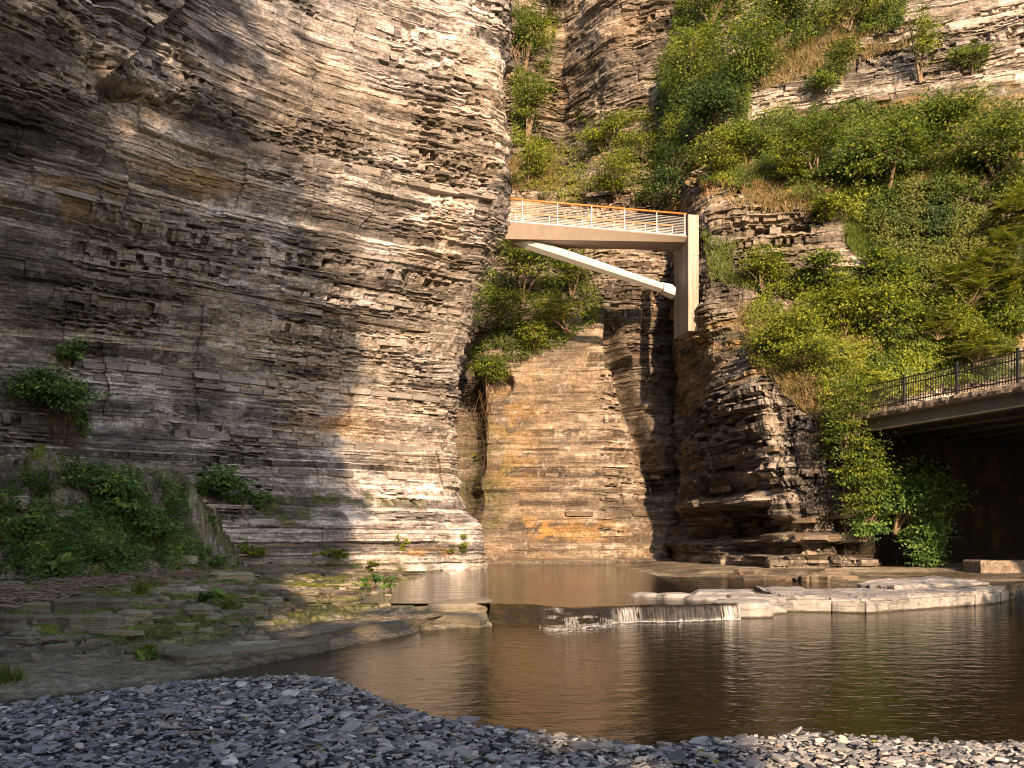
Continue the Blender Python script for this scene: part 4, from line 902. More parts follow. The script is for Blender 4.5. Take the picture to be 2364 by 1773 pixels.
# ------------------------------------------------------------------ foliage
def leaf_geo(P, N, T, L, wr=0.55, fold=0.18, far=False):
    """ovate leaves as two quads folded along the midrib"""
    n = len(P); N = N/(np.linalg.norm(N, axis=1)[:, None]+1e-9)
    T = T-N*(T*N).sum(1)[:, None]; T /= np.linalg.norm(T, axis=1)[:, None]+1e-9
    S = np.cross(N, T); L = L[:, None]
    if far:
        V = np.stack([P, P+L*(T*.45-S*.5*wr+N*fold*wr), P+L*T, P+L*(T*.45+S*.5*wr+N*fold*wr)], 1).reshape(-1, 3)
        return V, np.arange(n*4).reshape(n, 4)
    pts_ = []
    for a, b_, c in ((0, 0, 0), (0.3, -0.5, fold), (0.68, -0.36, fold*0.9), (1, 0, -0.08), (0.68, 0.36, fold*0.9), (0.3, 0.5, fold)):
        pts_.append(P+L*(T*a+S*b_*wr+N*c*wr))
    V = np.stack(pts_, 1).reshape(-1, 3); base = np.arange(n)[:, None]*6
    q = np.concatenate([base+np.array([[0, 1, 2, 3]]), base+np.array([[0, 3, 4, 5]])])
    return V, q
def unit(v): return v/(np.linalg.norm(v, axis=-1, keepdims=True)+1e-9)
def crown_pts(r, C, R, n, per=16, flat=0.45, shell=0.45, out=(0, -0.35, 0.25), spread=0.2):
    """clumped points in an ellipsoid -> positions, normals, tangents, clump ids, clump centres"""
    m = max(5, n//per)
    nl = int(r.integers(4, 8)); lc = unit(r.normal(size=(nl, 3)))*(r.random(nl)**.5*0.78)[:, None]; lr = r.uniform(0.34, 0.64, nl)
    li = r.choice(nl, m, p=lr**2/np.sum(lr**2))
    d = unit(r.normal(size=(m, 3))); rad = r.random(m)**shell
    cc = (lc[li]+d*(rad*lr[li]*r.uniform(.75, 1.25, m))[:, None])*R
    cid = r.integers(0, m, n)
    cs = spread*min(R)*r.uniform(0.6, 1.5, m)
    off = r.normal(size=(n, 3))*cs[cid][:, None]*np.array([1.25, 1.25, flat])
    P = C+cc[cid]+off
    o = unit(cc[cid]/R+np.array(out)+1e-6)
    N = unit(0.55*o+np.array([0, -0.15, 0.55])+0.45*r.normal(size=(n, 3)))
    T = unit(off*np.array([1, 1, .5])+0.5*o+0.25*r.normal(size=(n, 3))+np.array([0, 0, -0.25])*np.min(R)*0.4)
    return P, N, T, cid, C+cc
def rnd_attr(r, cid, m, k=6):
    base = np.clip(r.normal(0.45, 0.24, m), 0, 1)[cid]
    return np.repeat(np.clip(base+r.normal(0, 0.16, len(cid)), 0, 1), k)
def stems(mb, r, base, targets, r0, main=3, spread=0.3):
    """a few main stems from the base, twigs from them to the clump centres"""
    targets = np.asarray(targets); top = targets[:, 2].max(); mains = []
    for k in range(main):
        t = targets[r.integers(len(targets))].copy(); t = base+(t-base)*0.85
        m1 = base+(t-base)*0.5+np.array([r.normal(0, .1), r.normal(0, .1), 0.12*abs(top-base[2])])
        s = np.linspace(0, 1, 7)[:, None]; c = (1-s)**2*base+2*s*(1-s)*m1+s**2*t
        mb.tube(c, np.linspace(r0, r0*0.3, 7), 5); mains.append(c)
    for t in targets:
        c = mains[r.integers(main)]; a = c[r.integers(2, 7)]; mid = (a+t)/2+np.array([0, 0, 0.08*np.linalg.norm(t-a)])
        s = np.linspace(0, 1, 4)[:, None]
        mb.tube((1-s)**2*a+2*s*(1-s)*mid+s**2*t, np.linspace(r0*0.28, r0*0.1, 4), 3)
def shrub(name, label, base, w, h, n, ls, mat, seed, cat='shrub', group=None, main=3, lean=(0, -0.3, 0), cz=0.5, trunk_r=None, per=26, flat=0.2, shell=0.55, wr=0.55, roots=0, hang=False, depth=0.7):
    r = np.random.default_rng(seed); base = np.asarray(base, float)
    o = empty(name, base); tag(o, label, cat, group)
    C = np.array([lean[0]*w, lean[1]*w*0.6, (cz if not hang else -0.35)*h]); R = np.array([w/2, w/2*depth, h*0.48])
    P, N, T, cid, cc = crown_pts(r, C, R, n, per, flat, shell)
    keep = slice(None)
    L = ls*r.uniform(0.6, 1.3, len(P))
    far = base[1] > 30 or base[1] < 0
    V, q = leaf_geo(P, N, T, L, wr, far=far)
    mk('crown', V, q, M[mat], o, attrs=dict(rnd=rnd_attr(r, cid, len(cc), 4 if far else 6)))
    mb = MB(); stems(mb, r, np.zeros(3), cc[:34], trunk_r or max(0.02, 0.018*h+0.01), main)
    mb.build('trunk', M['bark'], o)
    if roots:
        mb = MB()
        for k in range(roots):
            a = np.array([r.normal(0, .18*w), -0.1+r.normal(0, .05), r.uniform(-.05, .2)*h]); ln = h*r.uniform(0.6, 1.5)
            s = np.linspace(0, 1, 7); c = np.stack([a[0]+r.normal(0, .15)*s*w+0.05*w*np.sin(s*9+k), a[1]-0.12*np.sin(s*3)+r.normal(0, .04, 7), a[2]-s*ln], -1)
            mb.tube(c, np.linspace(0.016, 0.005, 7), 3)
        mb.build('root', M['root'], o)
    return o
def sumac(name, label, base, w, h, nf, seed, mat='leaf', group=None, fl=0.9):
    """pinnate fronds arching from a few stem tops"""
    r = np.random.default_rng(seed); o = empty(name, base); tag(o, label, 'tree', group)
    tops = []
    for k in range(max(9, nf//5)):
        u = unit(r.normal(size=3)); u[1] = -abs(u[1]); u[2] = abs(u[2]); tops.append(u*np.array([w*.5, w*.4, h])*r.uniform(.55, 1)+[0, 0, .1])
    mb = MB(); PP, NN, TT, LL, ci = [], [], [], [], []
    for t in tops:
        s = np.linspace(0, 1, 6)[:, None]; mb.tube(s*t+np.sin(s*3.1)*np.array([[.05, .05, .1]]), np.linspace(0.025, 0.01, 6), 4)
    for k in range(nf):
        t = tops[k % len(tops)]; a = r.uniform(0, 6.28); el = r.uniform(0.1, 0.8); ln = fl*r.uniform(0.7, 1.2)
        d = np.array([math.cos(a), math.sin(a), 0]); s = np.linspace(0.06, 1, 13)
        c = t+d[None]*s[:, None]*ln*math.cos(el*.6)+np.array([0, 0, 1.])[None]*((el*s-0.32*s**2)*ln)[:, None]
        mb.tube(c[::4], 0.008, 3)
        tg = unit(np.gradient(c, axis=0)); side = unit(np.cross(tg, [0, 0, 1.])); up = np.cross(side, tg)
        for sg in (-1, 1):
            PP.append(c); TT.append(side*sg+tg*0.35-up*0.15); NN.append(up+0.15*r.normal(size=up.shape)); LL.append(ln*0.26*np.sin(np.clip(s*2.6+.35, 0, 3.1))+0.03); ci.append(np.full(len(c), k))
    V, q = leaf_geo(np.concatenate(PP), np.concatenate(NN), np.concatenate(TT), np.concatenate(LL), 0.34, 0.1)
    mk('crown', V, q, M[mat], o, attrs=dict(rnd=rnd_attr(r, np.concatenate(ci), nf))); mb.build('trunk', M['bark'], o); return o
def poly_sample(r, poly, n):
    poly = np.asarray(poly, float); lo = poly.min(0); hi = poly.max(0); out = []
    while sum(map(len, out)) < n:
        q = r.uniform(lo, hi, (n*2, 2)); ins = np.zeros(len(q), bool)
        for (x0, y0), (x1, y1) in zip(poly, np.roll(poly, -1, 0)):
            c = ((y0 > q[:, 1]) != (y1 > q[:, 1])) & (q[:, 0] < (x1-x0)*(q[:, 1]-y0)/(y1-y0+1e-9)+x0); ins ^= c
        out.append(q[ins])
    return np.concatenate(out)[:n]
def carpet(name, label, polys, n, ls, mat, seed, thick=0.3, gap=0.42, gscale=60., wr=0.6, up=0.4):
    """ground cover: leaves scattered over the terrain inside outlines, in clumps with gaps"""
    r = np.random.default_rng(seed); Ps, Ns, rn = [], [], []
    for poly in polys:
        k = int(n*1.8/len(polys)); q = poly_sample(r, poly, k)
        m = fbm(q[:, 0]/gscale, q[:, 1]/gscale, seed, 3); sel = m > gap
        q = q[sel]; p, nn, okk = hit(q[:, 0]+r.uniform(-2, 2, len(q)), q[:, 1])
        g = okk & (p[:, 1] > 6); Ps.append(p[g]); Ns.append(nn[g]); rn.append(np.clip(0.2+1.6*(m[sel][g]-gap)+r.normal(0, .16, g.sum()), 0, 1))
    P = np.concatenate(Ps); Nn = np.concatenate(Ns); rn = np.concatenate(rn)
    P = P+r.normal(0, .07, P.shape)+Nn*(r.random(len(P))**1.3*thick)[:, None]+np.array([0, 0, 1])*(r.random(len(P))*thick*.3)[:, None]
    N = unit(Nn*0.7+np.array([0, -.1, up])+0.45*r.normal(size=P.shape)); T = unit(r.normal(size=P.shape)+np.array([0, 0, -0.5]))
    far = np.median(P[:, 1]) > 26
    V, qd = leaf_geo(P, N, T, ls*r.uniform(0.6, 1.35, len(P)), wr, far=far)
    o = mk(name, V, qd, M[mat], attrs=dict(rnd=np.repeat(rn, 4 if far else 6))); return tag(o, label, kind='stuff')
def grass(name, label, polys, n, ln, mat, seed, gap=0.45, gscale=45., width=0.012, kind='stuff', pts3=None, droop=0.6):
    r = np.random.default_rng(seed); P_ = []
    if pts3 is None:
        for poly in polys:
            q = poly_sample(r, poly, int(n*1.8/len(polys))); m = fbm(q[:, 0]/gscale, q[:, 1]/gscale, seed, 3) > gap
            p, nn, okk = hit(q[m][:, 0], q[m][:, 1]); P_.append(p[okk])
        P = np.concatenate(P_)
    else: P = pts3
    P = P+r.normal(0, .06, P.shape)*np.array([1, 1, .4]); k = len(P)
    L = ln*r.uniform(0.5, 1.3, k)[:, None]; d = unit(np.stack([r.normal(0, .5, k), r.normal(-.35, .4, k), np.full(k, 1.0)], -1))
    mid = P+d*L*0.6; tip = mid+unit(d+np.stack([r.normal(0, .5, k), r.normal(-.3, .3, k), np.full(k, -droop)], -1))*L*0.5
    s = unit(np.cross(d, np.array([0, 1., 0.])+0.4*r.normal(size=P.shape)))*width*r.uniform(.6, 1.4, (k, 1))
    V = np.stack([P-s, P+s, mid+s*0.8, mid-s*.8, tip], 1).reshape(-1, 3); b_ = np.arange(k)[:, None]*5
    o = mk(name, V, [b_+np.array([[0, 1, 2, 3]]), b_+np.array([[3, 2, 4]])], M[mat], attrs=dict(rnd=np.repeat(r.random(k), 5)))
    return tag(o, label, kind=kind)

# -- things rooted on the terrain: (kind, label, px, py of the foot, width px, height px, leaves, leaf m, material, options)
PL_ = [
 # centre, below the footbridge
 ('tree', 'leafy tree on the ledge under the footbridge, close to the left cliff', 1205, 700, 190, 160, 2600, .17, 'leaf', dict(main=3)),
 ('tree', 'thin tree beneath the strut with bare twigs to its right', 1315, 690, 130, 110, 1200, .15, 'leaf', {}),
 ('shrub', 'broad yellow green shrub on the ledge below the strut', 1310, 770, 150, 110, 2000, .12, 'leaf_y', {}),
 ('shrub', 'dense shrub at the left end of the ledge, against the left cliff', 1150, 770, 120, 120, 1700, .14, 'leaf', {}),
 ('shrub', 'low shrub drooping over the ledge lip, above the brown wall', 1230, 815, 120, 70, 1100, .13, 'leaf_y', {}),
 ('hanging_shrub', 'rounded green shrub hanging from a single stem over the brown wall', 1122, 905, 78, 120, 1500, .13, 'leaf', dict(roots=16, depth=.9)),
 ('shrub', 'small bright sprig at the foot of the recessed dark wall', 1090, 1065, 22, 16, 60, .13, 'leaf_y', {}),
 ('shrub', 'small yellow fern like sprig low on the brown wall', 1105, 1140, 18, 26, 70, .12, 'leaf_y', {}),
 ('shrub', 'tiny bright tuft on the crumbling rock right of the fissure', 1415, 760, 40, 50, 160, .12, 'leaf_y', {}),
 # above the bridge
 ('vine', 'tall curtain of vines at the top beside the left cliff edge', 1205, 190, 90, 220, 2200, .17, 'leaf', dict(main=4)),
 ('vine', 'middle curtain of vines beside the left cliff edge', 1215, 330, 100, 170, 1900, .16, 'leaf', dict(main=4)),
 ('vine', 'yellowish vine tangle above the left end of the handrail', 1215, 430, 110, 130, 1500, .15, 'leaf_y', dict(main=4, roots=14)),
 ('shrub', 'bright bush on the rock knob above the middle of the footbridge', 1385, 345, 110, 80, 1500, .15, 'leaf_y', {}),
 ('shrub', 'bright bush right of the rock knob above the footbridge', 1490, 370, 110, 100, 1500, .15, 'leaf_y', {}),
 ('shrub', 'sunny bush just above the middle of the handrail', 1420, 462, 150, 90, 2000, .15, 'leaf_y', {}),
 ('tree', 'dark leaved tree behind the right end of the handrail', 1550, 470, 120, 130, 2000, .16, 'leaf_d', {}),
 ('tree', 'dark tree in the gully at the top left of the upper wall', 1270, 30, 120, 110, 1500, .18, 'leaf_d', {}),
 # upper right wood
 ('tree', 'tree at the top edge with its crown cut by the frame, left of centre right', 1640, 60, 150, 170, 2400, .18, 'leaf', dict(main=3)),
 ('tree', 'broad tree at the top right of the middle, above the pale rock band', 1800, 60, 190, 130, 2400, .18, 'leaf', dict(main=4)),
 ('tree', 'slim tree at the top edge beside bare trunks', 1960, 70, 130, 120, 1500, .17, 'leaf_y', dict(main=4)),
 ('tree', 'rounded tree left of the pale rock band, upper row', 1700, 200, 170, 150, 2600, .17, 'leaf', {}),
 ('tree', 'dark tree below the rounded one, left of the pale rock band', 1655, 300, 160, 140, 2400, .16, 'leaf_d', {}),
 ('tree', 'tree leaning over the upper wall, right of the gully', 1585, 210, 130, 130, 1800, .17, 'leaf', {}),
 ('shrub', 'light green shrub above the pier top', 1640, 410, 130, 110, 2000, .15, 'leaf_y', {}),
 ('shrub', 'shrub right of the pier above the grey face', 1720, 370, 120, 80, 1500, .15, 'leaf', {}),
 ('shrub', 'bush growing in the middle of the pale rock band', 1940, 190, 80, 110, 900, .15, 'leaf', {}),
 ('shrub', 'trailing shrub on the lower part of the pale rock band', 1880, 225, 100, 60, 900, .14, 'leaf', {}),
 ('tree', 'slim young tree in front of the pale rock band at its right end', 2120, 190, 90, 190, 900, .15, 'leaf_y', dict(main=2, shell=.8)),
 ('tree', 'small sumac like bush at the right of the pale rock band', 2240, 170, 90, 60, 800, .16, 'leaf', {}),
 ('tree', 'leftmost of the row of young trees on the slope', 1880, 425, 150, 150, 2200, .17, 'leaf', dict(main=3)),
 ('tree', 'second young tree of the row on the slope, layered crown', 1975, 445, 160, 165, 2600, .18, 'leaf', dict(main=3)),
 ('tree', 'tallest young tree of the row with pale trunk', 2045, 455, 170, 215, 3000, .18, 'leaf', dict(main=2)),
 ('tree', 'bushy tree at the right of the row of young trees', 2160, 350, 170, 140, 2600, .17, 'leaf', {}),
 ('tree', 'spreading tree at the right edge of the picture, upper slope', 2300, 420, 170, 170, 2600, .17, 'leaf', dict(main=4)),
 ('shrub', 'grey green shrub below the young trees at the left', 1800, 430, 110, 60, 1100, .14, 'leaf_y', {}),
 ('shrub', 'small shrub on the lip of the grey face', 1900, 520, 110, 60, 1000, .14, 'leaf_y', {}),
 # lower terrace
 ('shrub', 'tall spindly shrub hanging at the left end of the terrace', 1760, 690, 110, 130, 1700, .13, 'leaf_y', dict(main=4)),
 ('shrub', 'broad leaved sapling in front of the grey face', 1890, 690, 100, 110, 1300, .2, 'leaf', dict(main=2)),
 ('shrub', 'large leafy shrub in the middle of the terrace', 1945, 790, 170, 170, 3000, .17, 'leaf_y', dict(main=4)),
 ('shrub', 'tall green shrub on the terrace in front of the ivy', 2040, 700, 120, 120, 1800, .17, 'leaf', {}),
 ('shrub', 'yellow green shrub at the left corner of the terrace', 1800, 830, 150, 120, 2300, .14, 'leaf_y', {}),
 ('shrub', 'low shrub at the terrace lip above the lit rock rib', 1885, 870, 140, 90, 1600, .13, 'leaf_y', {}),
 ('shrub', 'dark shrub behind the far end of the black railing', 2075, 800, 130, 120, 2000, .16, 'leaf', {}),
 ('shrub', 'light shrub behind the middle of the black railing', 2190, 800, 150, 100, 1900, .14, 'leaf_y', {}),
 ('shrub', 'shrub behind the railing at the right edge', 2310, 770, 150, 120, 1900, .15, 'leaf', {}),
 ('tree', 'sapling growing through the left end of the black railing', 1985, 960, 100, 120, 1500, .13, 'leaf_y', dict(main=2)),
 ('tree', 'slender sunlit tree beside the bridge abutment', 1950, 1180, 150, 290, 3800, .13, 'leaf', dict(main=3, lean=(.05, -.5, 0))),
 ('shrub', 'shaded shrub at the mouth of the dark opening', 2065, 1235, 170, 190, 3200, .14, 'leaf_s', dict(lean=(.05, -.3, 0), Y=34.0, cz=.46)),
 ('vine', 'green vine hanging to the ground left of the dark opening', 2135, 1312, 110, 170, 2600, .12, 'leaf_s', dict(main=4, Y=33.6, cz=.40, depth=.6)),
 ('shrub', 'dim shrub on the ledge below the slender tree', 2000, 1250, 90, 90, 900, .12, 'leaf_s', dict(Y=33.8)),
 # left cliff and bank
 ('vine', 'vine clump hanging on the left cliff with a beard of brown roots', 130, 960, 160, 130, 1500, .16, 'leaf_s', dict(roots=80, depth=.8)),
 ('vine', 'small vine above the rooted clump on the left cliff', 158, 860, 64, 90, 420, .14, 'leaf_s', {}),
 ('vine', 'trailing vine right of the root beard on the left cliff', 195, 1010, 44, 110, 330, .13, 'leaf_s', {}),
 ('shrub', 'broad leaved bush with light leaves above the rock ledge', 490, 1150, 130, 80, 900, .17, 'leaf_s', {}),
 ('shrub', 'small leafy sprig right of the light leaved bush', 560, 1165, 48, 46, 220, .15, 'leaf_s', {}),
 ('shrub', 'second sprig right of the light leaved bush, near the lime moss', 600, 1165, 44, 40, 200, .15, 'leaf_s', {}),
 ('shrub', 'dark bush below the root beard on the left bank', 240, 1150, 140, 84, 1500, .14, 'leaf_s', {}),
 ('shrub', 'bramble in the middle of the left bank', 305, 1205, 140, 76, 1400, .13, 'leaf_s', {}),
 ('shrub', 'dark bramble low on the left bank', 370, 1255, 120, 70, 1100, .12, 'leaf_s', {}),
 ('shrub', 'low shrub at the left edge of the picture on the bank', 60, 1245, 140, 66, 1200, .12, 'leaf_s', {}),
 ('shrub', 'shrub beside the broad leaved plant on the bank', 270, 1298, 160, 62, 1300, .11, 'leaf_s', {}),
 ('plant', 'large broad leaved plant in front of the left bank', 160, 1335, 68, 66, 110, .22, 'leaf_s', dict(main=4)),
 ('plant', 'low leafy patch at the foot of the layered ledge', 490, 1300, 120, 42, 700, .12, 'leaf_s', {}),
 ('plant', 'upright narrow leaved plant at the layered ledge', 560, 1262, 26, 36, 90, .15, 'leaf_s', {}),
 ('plant', 'bright low plant right of the upright one', 590, 1283, 60, 26, 200, .12, 'leaf_y', {}),
 ('plant', 'small plant stuck on the layered ledge face', 482, 1210, 26, 24, 60, .14, 'leaf_s', {}),
 ('plant', 'lime green fern on the ledge, left', 780, 1292, 84, 26, 300, .12, 'leaf_y', {}),
 ('plant', 'yellow fern growing below the ledge step', 855, 1312, 34, 32, 130, .11, 'leaf_y', {}),
 ('plant', 'reddish green weed in the joint of the pale ledge', 934, 1268, 26, 36, 100, .1, 'leaf_y', {}),
 ('plant', 'upright weed near the corner of the pale ledge', 1068, 1274, 26, 44, 110, .11, 'leaf_y', {}),
 ('plant', 'low yellow weed left of the upright weed at the ledge corner', 1040, 1278, 34, 18, 90, .1, 'leaf_y', {}),
 ('plant', 'leafy weeds on the mossy step near the stream, left', 850, 1356, 60, 36, 230, .09, 'leaf_s', {}),
 ('plant', 'leafy weeds on the mossy step near the stream, right', 895, 1360, 40, 30, 150, .09, 'leaf_s', {}),
 ('plant', 'round leaved plant among slabs in the middle of the bank', 488, 1385, 92, 20, 46, .15, 'leaf_s', dict(wr=1.0, flat=.15)),
 ('plant', 'small weed on the near mossy bank', 330, 1515, 46, 30, 70, .09, 'leaf_s', {}),
]
groups = {'tree': 'trees and saplings on the gorge walls', 'shrub': 'shrubs on ledges and slopes', 'vine': 'vines hanging on the rock', 'plant': 'small plants on the left bank', 'hanging_shrub': 'shrubs on ledges and slopes'}
for k, (nm, lab, px, py, wp, hp, n, ls, mat, opt) in enumerate(PL_):
    opt = dict(opt); yo = opt.pop('Y', None); p, n_, okk = hit(px, py)
    if yo: p = W(px, py, yo)[None]
    p = p[0]; s = p[1]/F
    name = {'tree': 'young_tree', 'shrub': 'shrub', 'vine': 'vine', 'plant': 'plant', 'hanging_shrub': 'hanging_shrub'}[nm]
    shrub(name, lab, p, wp*s*(1.18 if p[1] > 30 else 1.05), hp*s*1.08, int(n*(2.2 if p[1] > 30 else 1.15)), ls*(0.98 if p[1] > 30 else 1.05), mat, 1000+k, cat='shrub' if nm == 'hanging_shrub' else nm, group=groups[nm], **opt)
for k, (px, py, wp, hp, nf, lab) in enumerate(((2215, 720, 190, 150, 60, 'large sumac with long feathered leaves on the slope behind the road bridge'), (2300, 700, 160, 190, 50, 'tall sumac at the right edge behind the road bridge'), (2225, 850, 150, 90, 36, 'low sumac right above the black railing'), (2140, 790, 110, 90, 26, 'sumac with pale feathered leaves left of the low one'), (2310, 560, 140, 120, 36, 'sumac high on the ivy slope at the right edge'))):
    p, n_, okk = hit(px, py); p = p[0]; s = p[1]/F
    sumac('sumac_tree', lab, p+np.array([0, -.8, 0]), wp*s*1.1, hp*s*.8, int(nf*2.6), 3000+k, 'leaf_y', 'sumacs behind the road bridge', fl=0.95)
# ground cover
carpet('ivy', 'dark ivy sheet covering the slope right of the grey face', [[(1995, 470), (2090, 400), (2230, 480), (2364, 520), (2364, 700), (2230, 690), (2130, 640), (2080, 690), (2010, 640)]], 22000, .125, 'leaf_i', 41, 0.52, 0.20)
carpet('creeper', 'mixed green creepers on the upper slope', [[(1610, 330), (1800, 250), (2000, 240), (2364, 280), (2364, 470), (2100, 470), (1990, 520), (1900, 470), (1720, 440), (1620, 420)], [(1560, 0), (2100, 0), (2080, 70), (1880, 90), (1740, 180), (1720, 330), (1580, 420), (1520, 260)]], 46000, .135, 'leaf', 42, 0.6, 0.40)
carpet('creeper', 'yellow green creepers on the lower terrace', [[(1720, 720), (1800, 640), (1960, 640), (2100, 660), (2364, 700), (2364, 800), (2120, 860), (1990, 930), (1820, 870), (1740, 840)]], 20000, .12, 'leaf_y', 43, 0.52, 0.40)
carpet('creeper', 'creepers around the rock knob above the footbridge', [[(1240, 280), (1330, 260), (1560, 260), (1590, 470), (1250, 470)], [(1180, 0), (1300, 0), (1260, 200), (1250, 440), (1180, 440)]], 15000, .12, 'leaf_y', 44, 0.45, 0.45)
carpet('creeper', 'creepers on the ledge under the footbridge', [[(1080, 720), (1150, 560), (1340, 600), (1400, 700), (1380, 740), (1290, 800), (1180, 840), (1110, 830)]], 9000, .115, 'leaf', 45, 0.45, 0.40)
carpet('undergrowth', 'shaded undergrowth on the left bank', [[(0, 1150), (180, 1080), (300, 1110), (430, 1130), (440, 1230), (480, 1280), (470, 1310), (400, 1320), (200, 1345), (0, 1345)]], 16000, .1, 'leaf_s', 46, 0.45, 0.38, 45)
carpet('creeper', 'creepers around the tree at the abutment', [[(1890, 900), (2000, 900), (2080, 1120), (2150, 1280), (2050, 1230), (1960, 1150), (1900, 1050)]], 5000, .12, 'leaf_y', 47, 0.45, 0.40)
carpet('creeper', 'lime green mossy growth on the ledge below the left cliff', [[(600, 1150), (680, 1140), (700, 1180), (690, 1210), (620, 1210)], [(700, 1145), (1000, 1160), (1000, 1172), (720, 1165)]], 1500, .05, 'leaf_y', 48, 0.06, 0.45, 25)
carpet('creeper', 'green leaves behind the black railing of the road bridge', [[(1990, 830), (2364, 710), (2364, 860), (2000, 930)]], 7000, .15, 'leaf', 49, 0.6, 0.3)
grass('dry_grass', 'dry tan grass and dead stalks on the slopes', [[(1720, 90), (2080, 60), (2100, 110), (1760, 210)], [(1600, 420), (2000, 440), (2010, 520), (1640, 470)], [(1700, 720), (2050, 700), (2000, 860), (1740, 850)], [(1180, 380), (1280, 340), (1290, 440), (1180, 440)], [(2050, 260), (2364, 220), (2364, 480), (2060, 430)], [(1760, 860), (2000, 820), (2060, 960), (1900, 1000)]], 22000, .5, 'grass', 51, 0.38)
grass('grass', 'green grass clumps on the ledges of the right wall', [[(1620, 540), (1780, 590), (1760, 680), (1640, 650)], [(1960, 480), (2010, 560), (1990, 600), (1950, 560)], [(1640, 350), (1850, 330), (1850, 430), (1640, 420)]], 3500, .5, 'grass_g', 52, 0.4)
for k, (x, y, w, lab) in enumerate(((345, 1515, 36, 'grass tuft at the edge of the near flagstone'), (170, 1482, 60, 'wide grass tuft on the mossy bank near the left edge'), (15, 1570, 34, 'grass tuft at the bottom left beside the gravel'), (530, 1405, 40, 'thin grass tuft right of the round leaved plant'), (325, 1365, 9, 'wispy dry grass on the mossy step'))):
    r = np.random.default_rng(700+k); p, n_, okk = hit(x, y); sg = w*p[0][1]/F/4; p = p[0]+np.clip(r.normal(0, 1, (150, 3)), -1.8, 1.8)*np.array([sg, sg*.6, 0]); okk = np.ones(150, bool)
    o = grass('grass_tuft', lab, None, 0, .22 if y > 1450 else .3, 'grass_g', 710+k, pts3=p[okk], kind=None, width=.006); tag(o, lab, 'grass tuft', 'grass tufts on the left bank')
# driftwood litter
tw = MB(); r = np.random.default_rng(60)
q = poly_sample(r, [(90, 1350), (250, 1335), (340, 1320), (480, 1322), (460, 1332), (330, 1340), (200, 1362), (110, 1372)], 800); q = np.concatenate([q, poly_sample(r, [(0, 1365), (150, 1370), (130, 1400), (0, 1405)], 350)])
p, n_, okk = hit(q[:, 0], q[:, 1])
for c in p[okk]:
    a = r.normal(0, .45)+ (0 if r.random() < .8 else 1.2); l = r.uniform(.12, .4); d = np.array([math.cos(a), math.sin(a)*.8, r.normal(0, .15)])*l/2; c = c+np.array([0, 0, r.uniform(.0, .13)])
    tw.tube([c-d, c+d*.1+[0, 0, .015], c+d], r.uniform(.006, .014), 3)
tag(tw.build('driftwood', M['twig']), 'band of dead stalks and twigs washed against the left bank', kind='stuff')
for k, (x0, y0, x1, y1, rad, lab) in enumerate(((0, 1408, 190, 1400, .03, 'bent grey branch lying behind the stone row'), (250, 1455, 305, 1445, .018, 'short stick in front of the stone row'), (330, 1395, 425, 1396, .022, 'reddish stick right of the small block'), (85, 1484, 132, 1480, .02, 'broken stick on the near mossy bank'))):
    a, _, _ = hit(x0, y0); b_, _, _ = hit(x1, y1); a = a[0]+[0, 0, .05]; b_ = b_[0]+[0, 0, .05]; s = np.linspace(0, 1, 9)[:, None]; r = np.random.default_rng(k)
    mb = MB(); mb.tube(a+(b_-a)*s+r.normal(0, .03, (9, 3)), np.linspace(rad, rad*.5, 9), 6, True); tag(mb.build('stick', M['twig']), lab, 'stick', 'sticks on the left bank')

# ------------------------------------------------------------------ gravel stones
def stone_template(r, k=8, lite=False):
    th = np.sort(np.linspace(0, 2*np.pi, k, endpoint=False)+r.uniform(-.34, .34, k)); R = r.uniform(0.68, 1.15, k)
    el = r.uniform(0.42, 0.8); out = []; a, b_ = r.normal(0, .25, 2)
    for z, s in ((-.9, .93), (.45, 1.0), (1, .78)):
        q = np.stack([R*s*np.cos(th), R*s*el*np.sin(th), np.full(k, z)], -1); q[:, 2] += r.uniform(-.2, .2, k)+(q[:, 0]*a+q[:, 1]*b_)*(z > 0); out.append(q)
    b = MB(); b.loft(out); V = np.concatenate(b.v); f = [np.concatenate(x) for x in b.f.values()]
    f[1] = f[1][k:]                      # no underside
    if lite: f[0] = f[0][k:]
    return V, f
TP = [stone_template(np.random.default_rng(900+i), 5+i % 3, False) for i in range(12)]
r = np.random.default_rng(77)
NS = 16000
c = np.stack([r.uniform(-150, 2520, NS*3), r.random(NS*3)], -1)
yy = 4.15+c[:, 1]**1.15*5.4
X = (c[:, 0]-CX)/F*yy
hz, dd, kk, bb = H(X, yy)
sel = np.where((kk > -0.12) & bb)[0][:NS]
X = X[sel]; yy = yy[sel]; hz = hz[sel]; n = len(sel)
L = np.exp(r.normal(math.log(0.0235), 0.5, n)); L = np.clip(L, .011, .12)
th = L*r.uniform(.06, .17, n)
yaw = r.normal(0, .6, n); tilt = r.normal(0.12, .24, n); roll = r.normal(-0.05, .2, n)
top = np.argsort(-(L/yy)*((yy > 5.1) & (abs(X/yy) < .58)))[:300]
istop = np.zeros(n, bool); istop[top] = True
tmpl = r.integers(0, 12, n)
cy, sy, ct, s_t, cr_, sr_ = np.cos(yaw), np.sin(yaw), np.cos(tilt), np.sin(tilt), np.cos(roll), np.sin(roll)
Rz = np.zeros((n, 3, 3)); Rz[:, 0, 0] = cy; Rz[:, 0, 1] = -sy; Rz[:, 1, 0] = sy; Rz[:, 1, 1] = cy; Rz[:, 2, 2] = 1
Rx = np.zeros((n, 3, 3)); Rx[:, 0, 0] = 1; Rx[:, 1, 1] = ct; Rx[:, 1, 2] = -s_t; Rx[:, 2, 1] = s_t; Rx[:, 2, 2] = ct
Ry = np.zeros((n, 3, 3)); Ry[:, 1, 1] = 1; Ry[:, 0, 0] = cr_; Ry[:, 0, 2] = sr_; Ry[:, 2, 0] = -sr_; Ry[:, 2, 2] = cr_
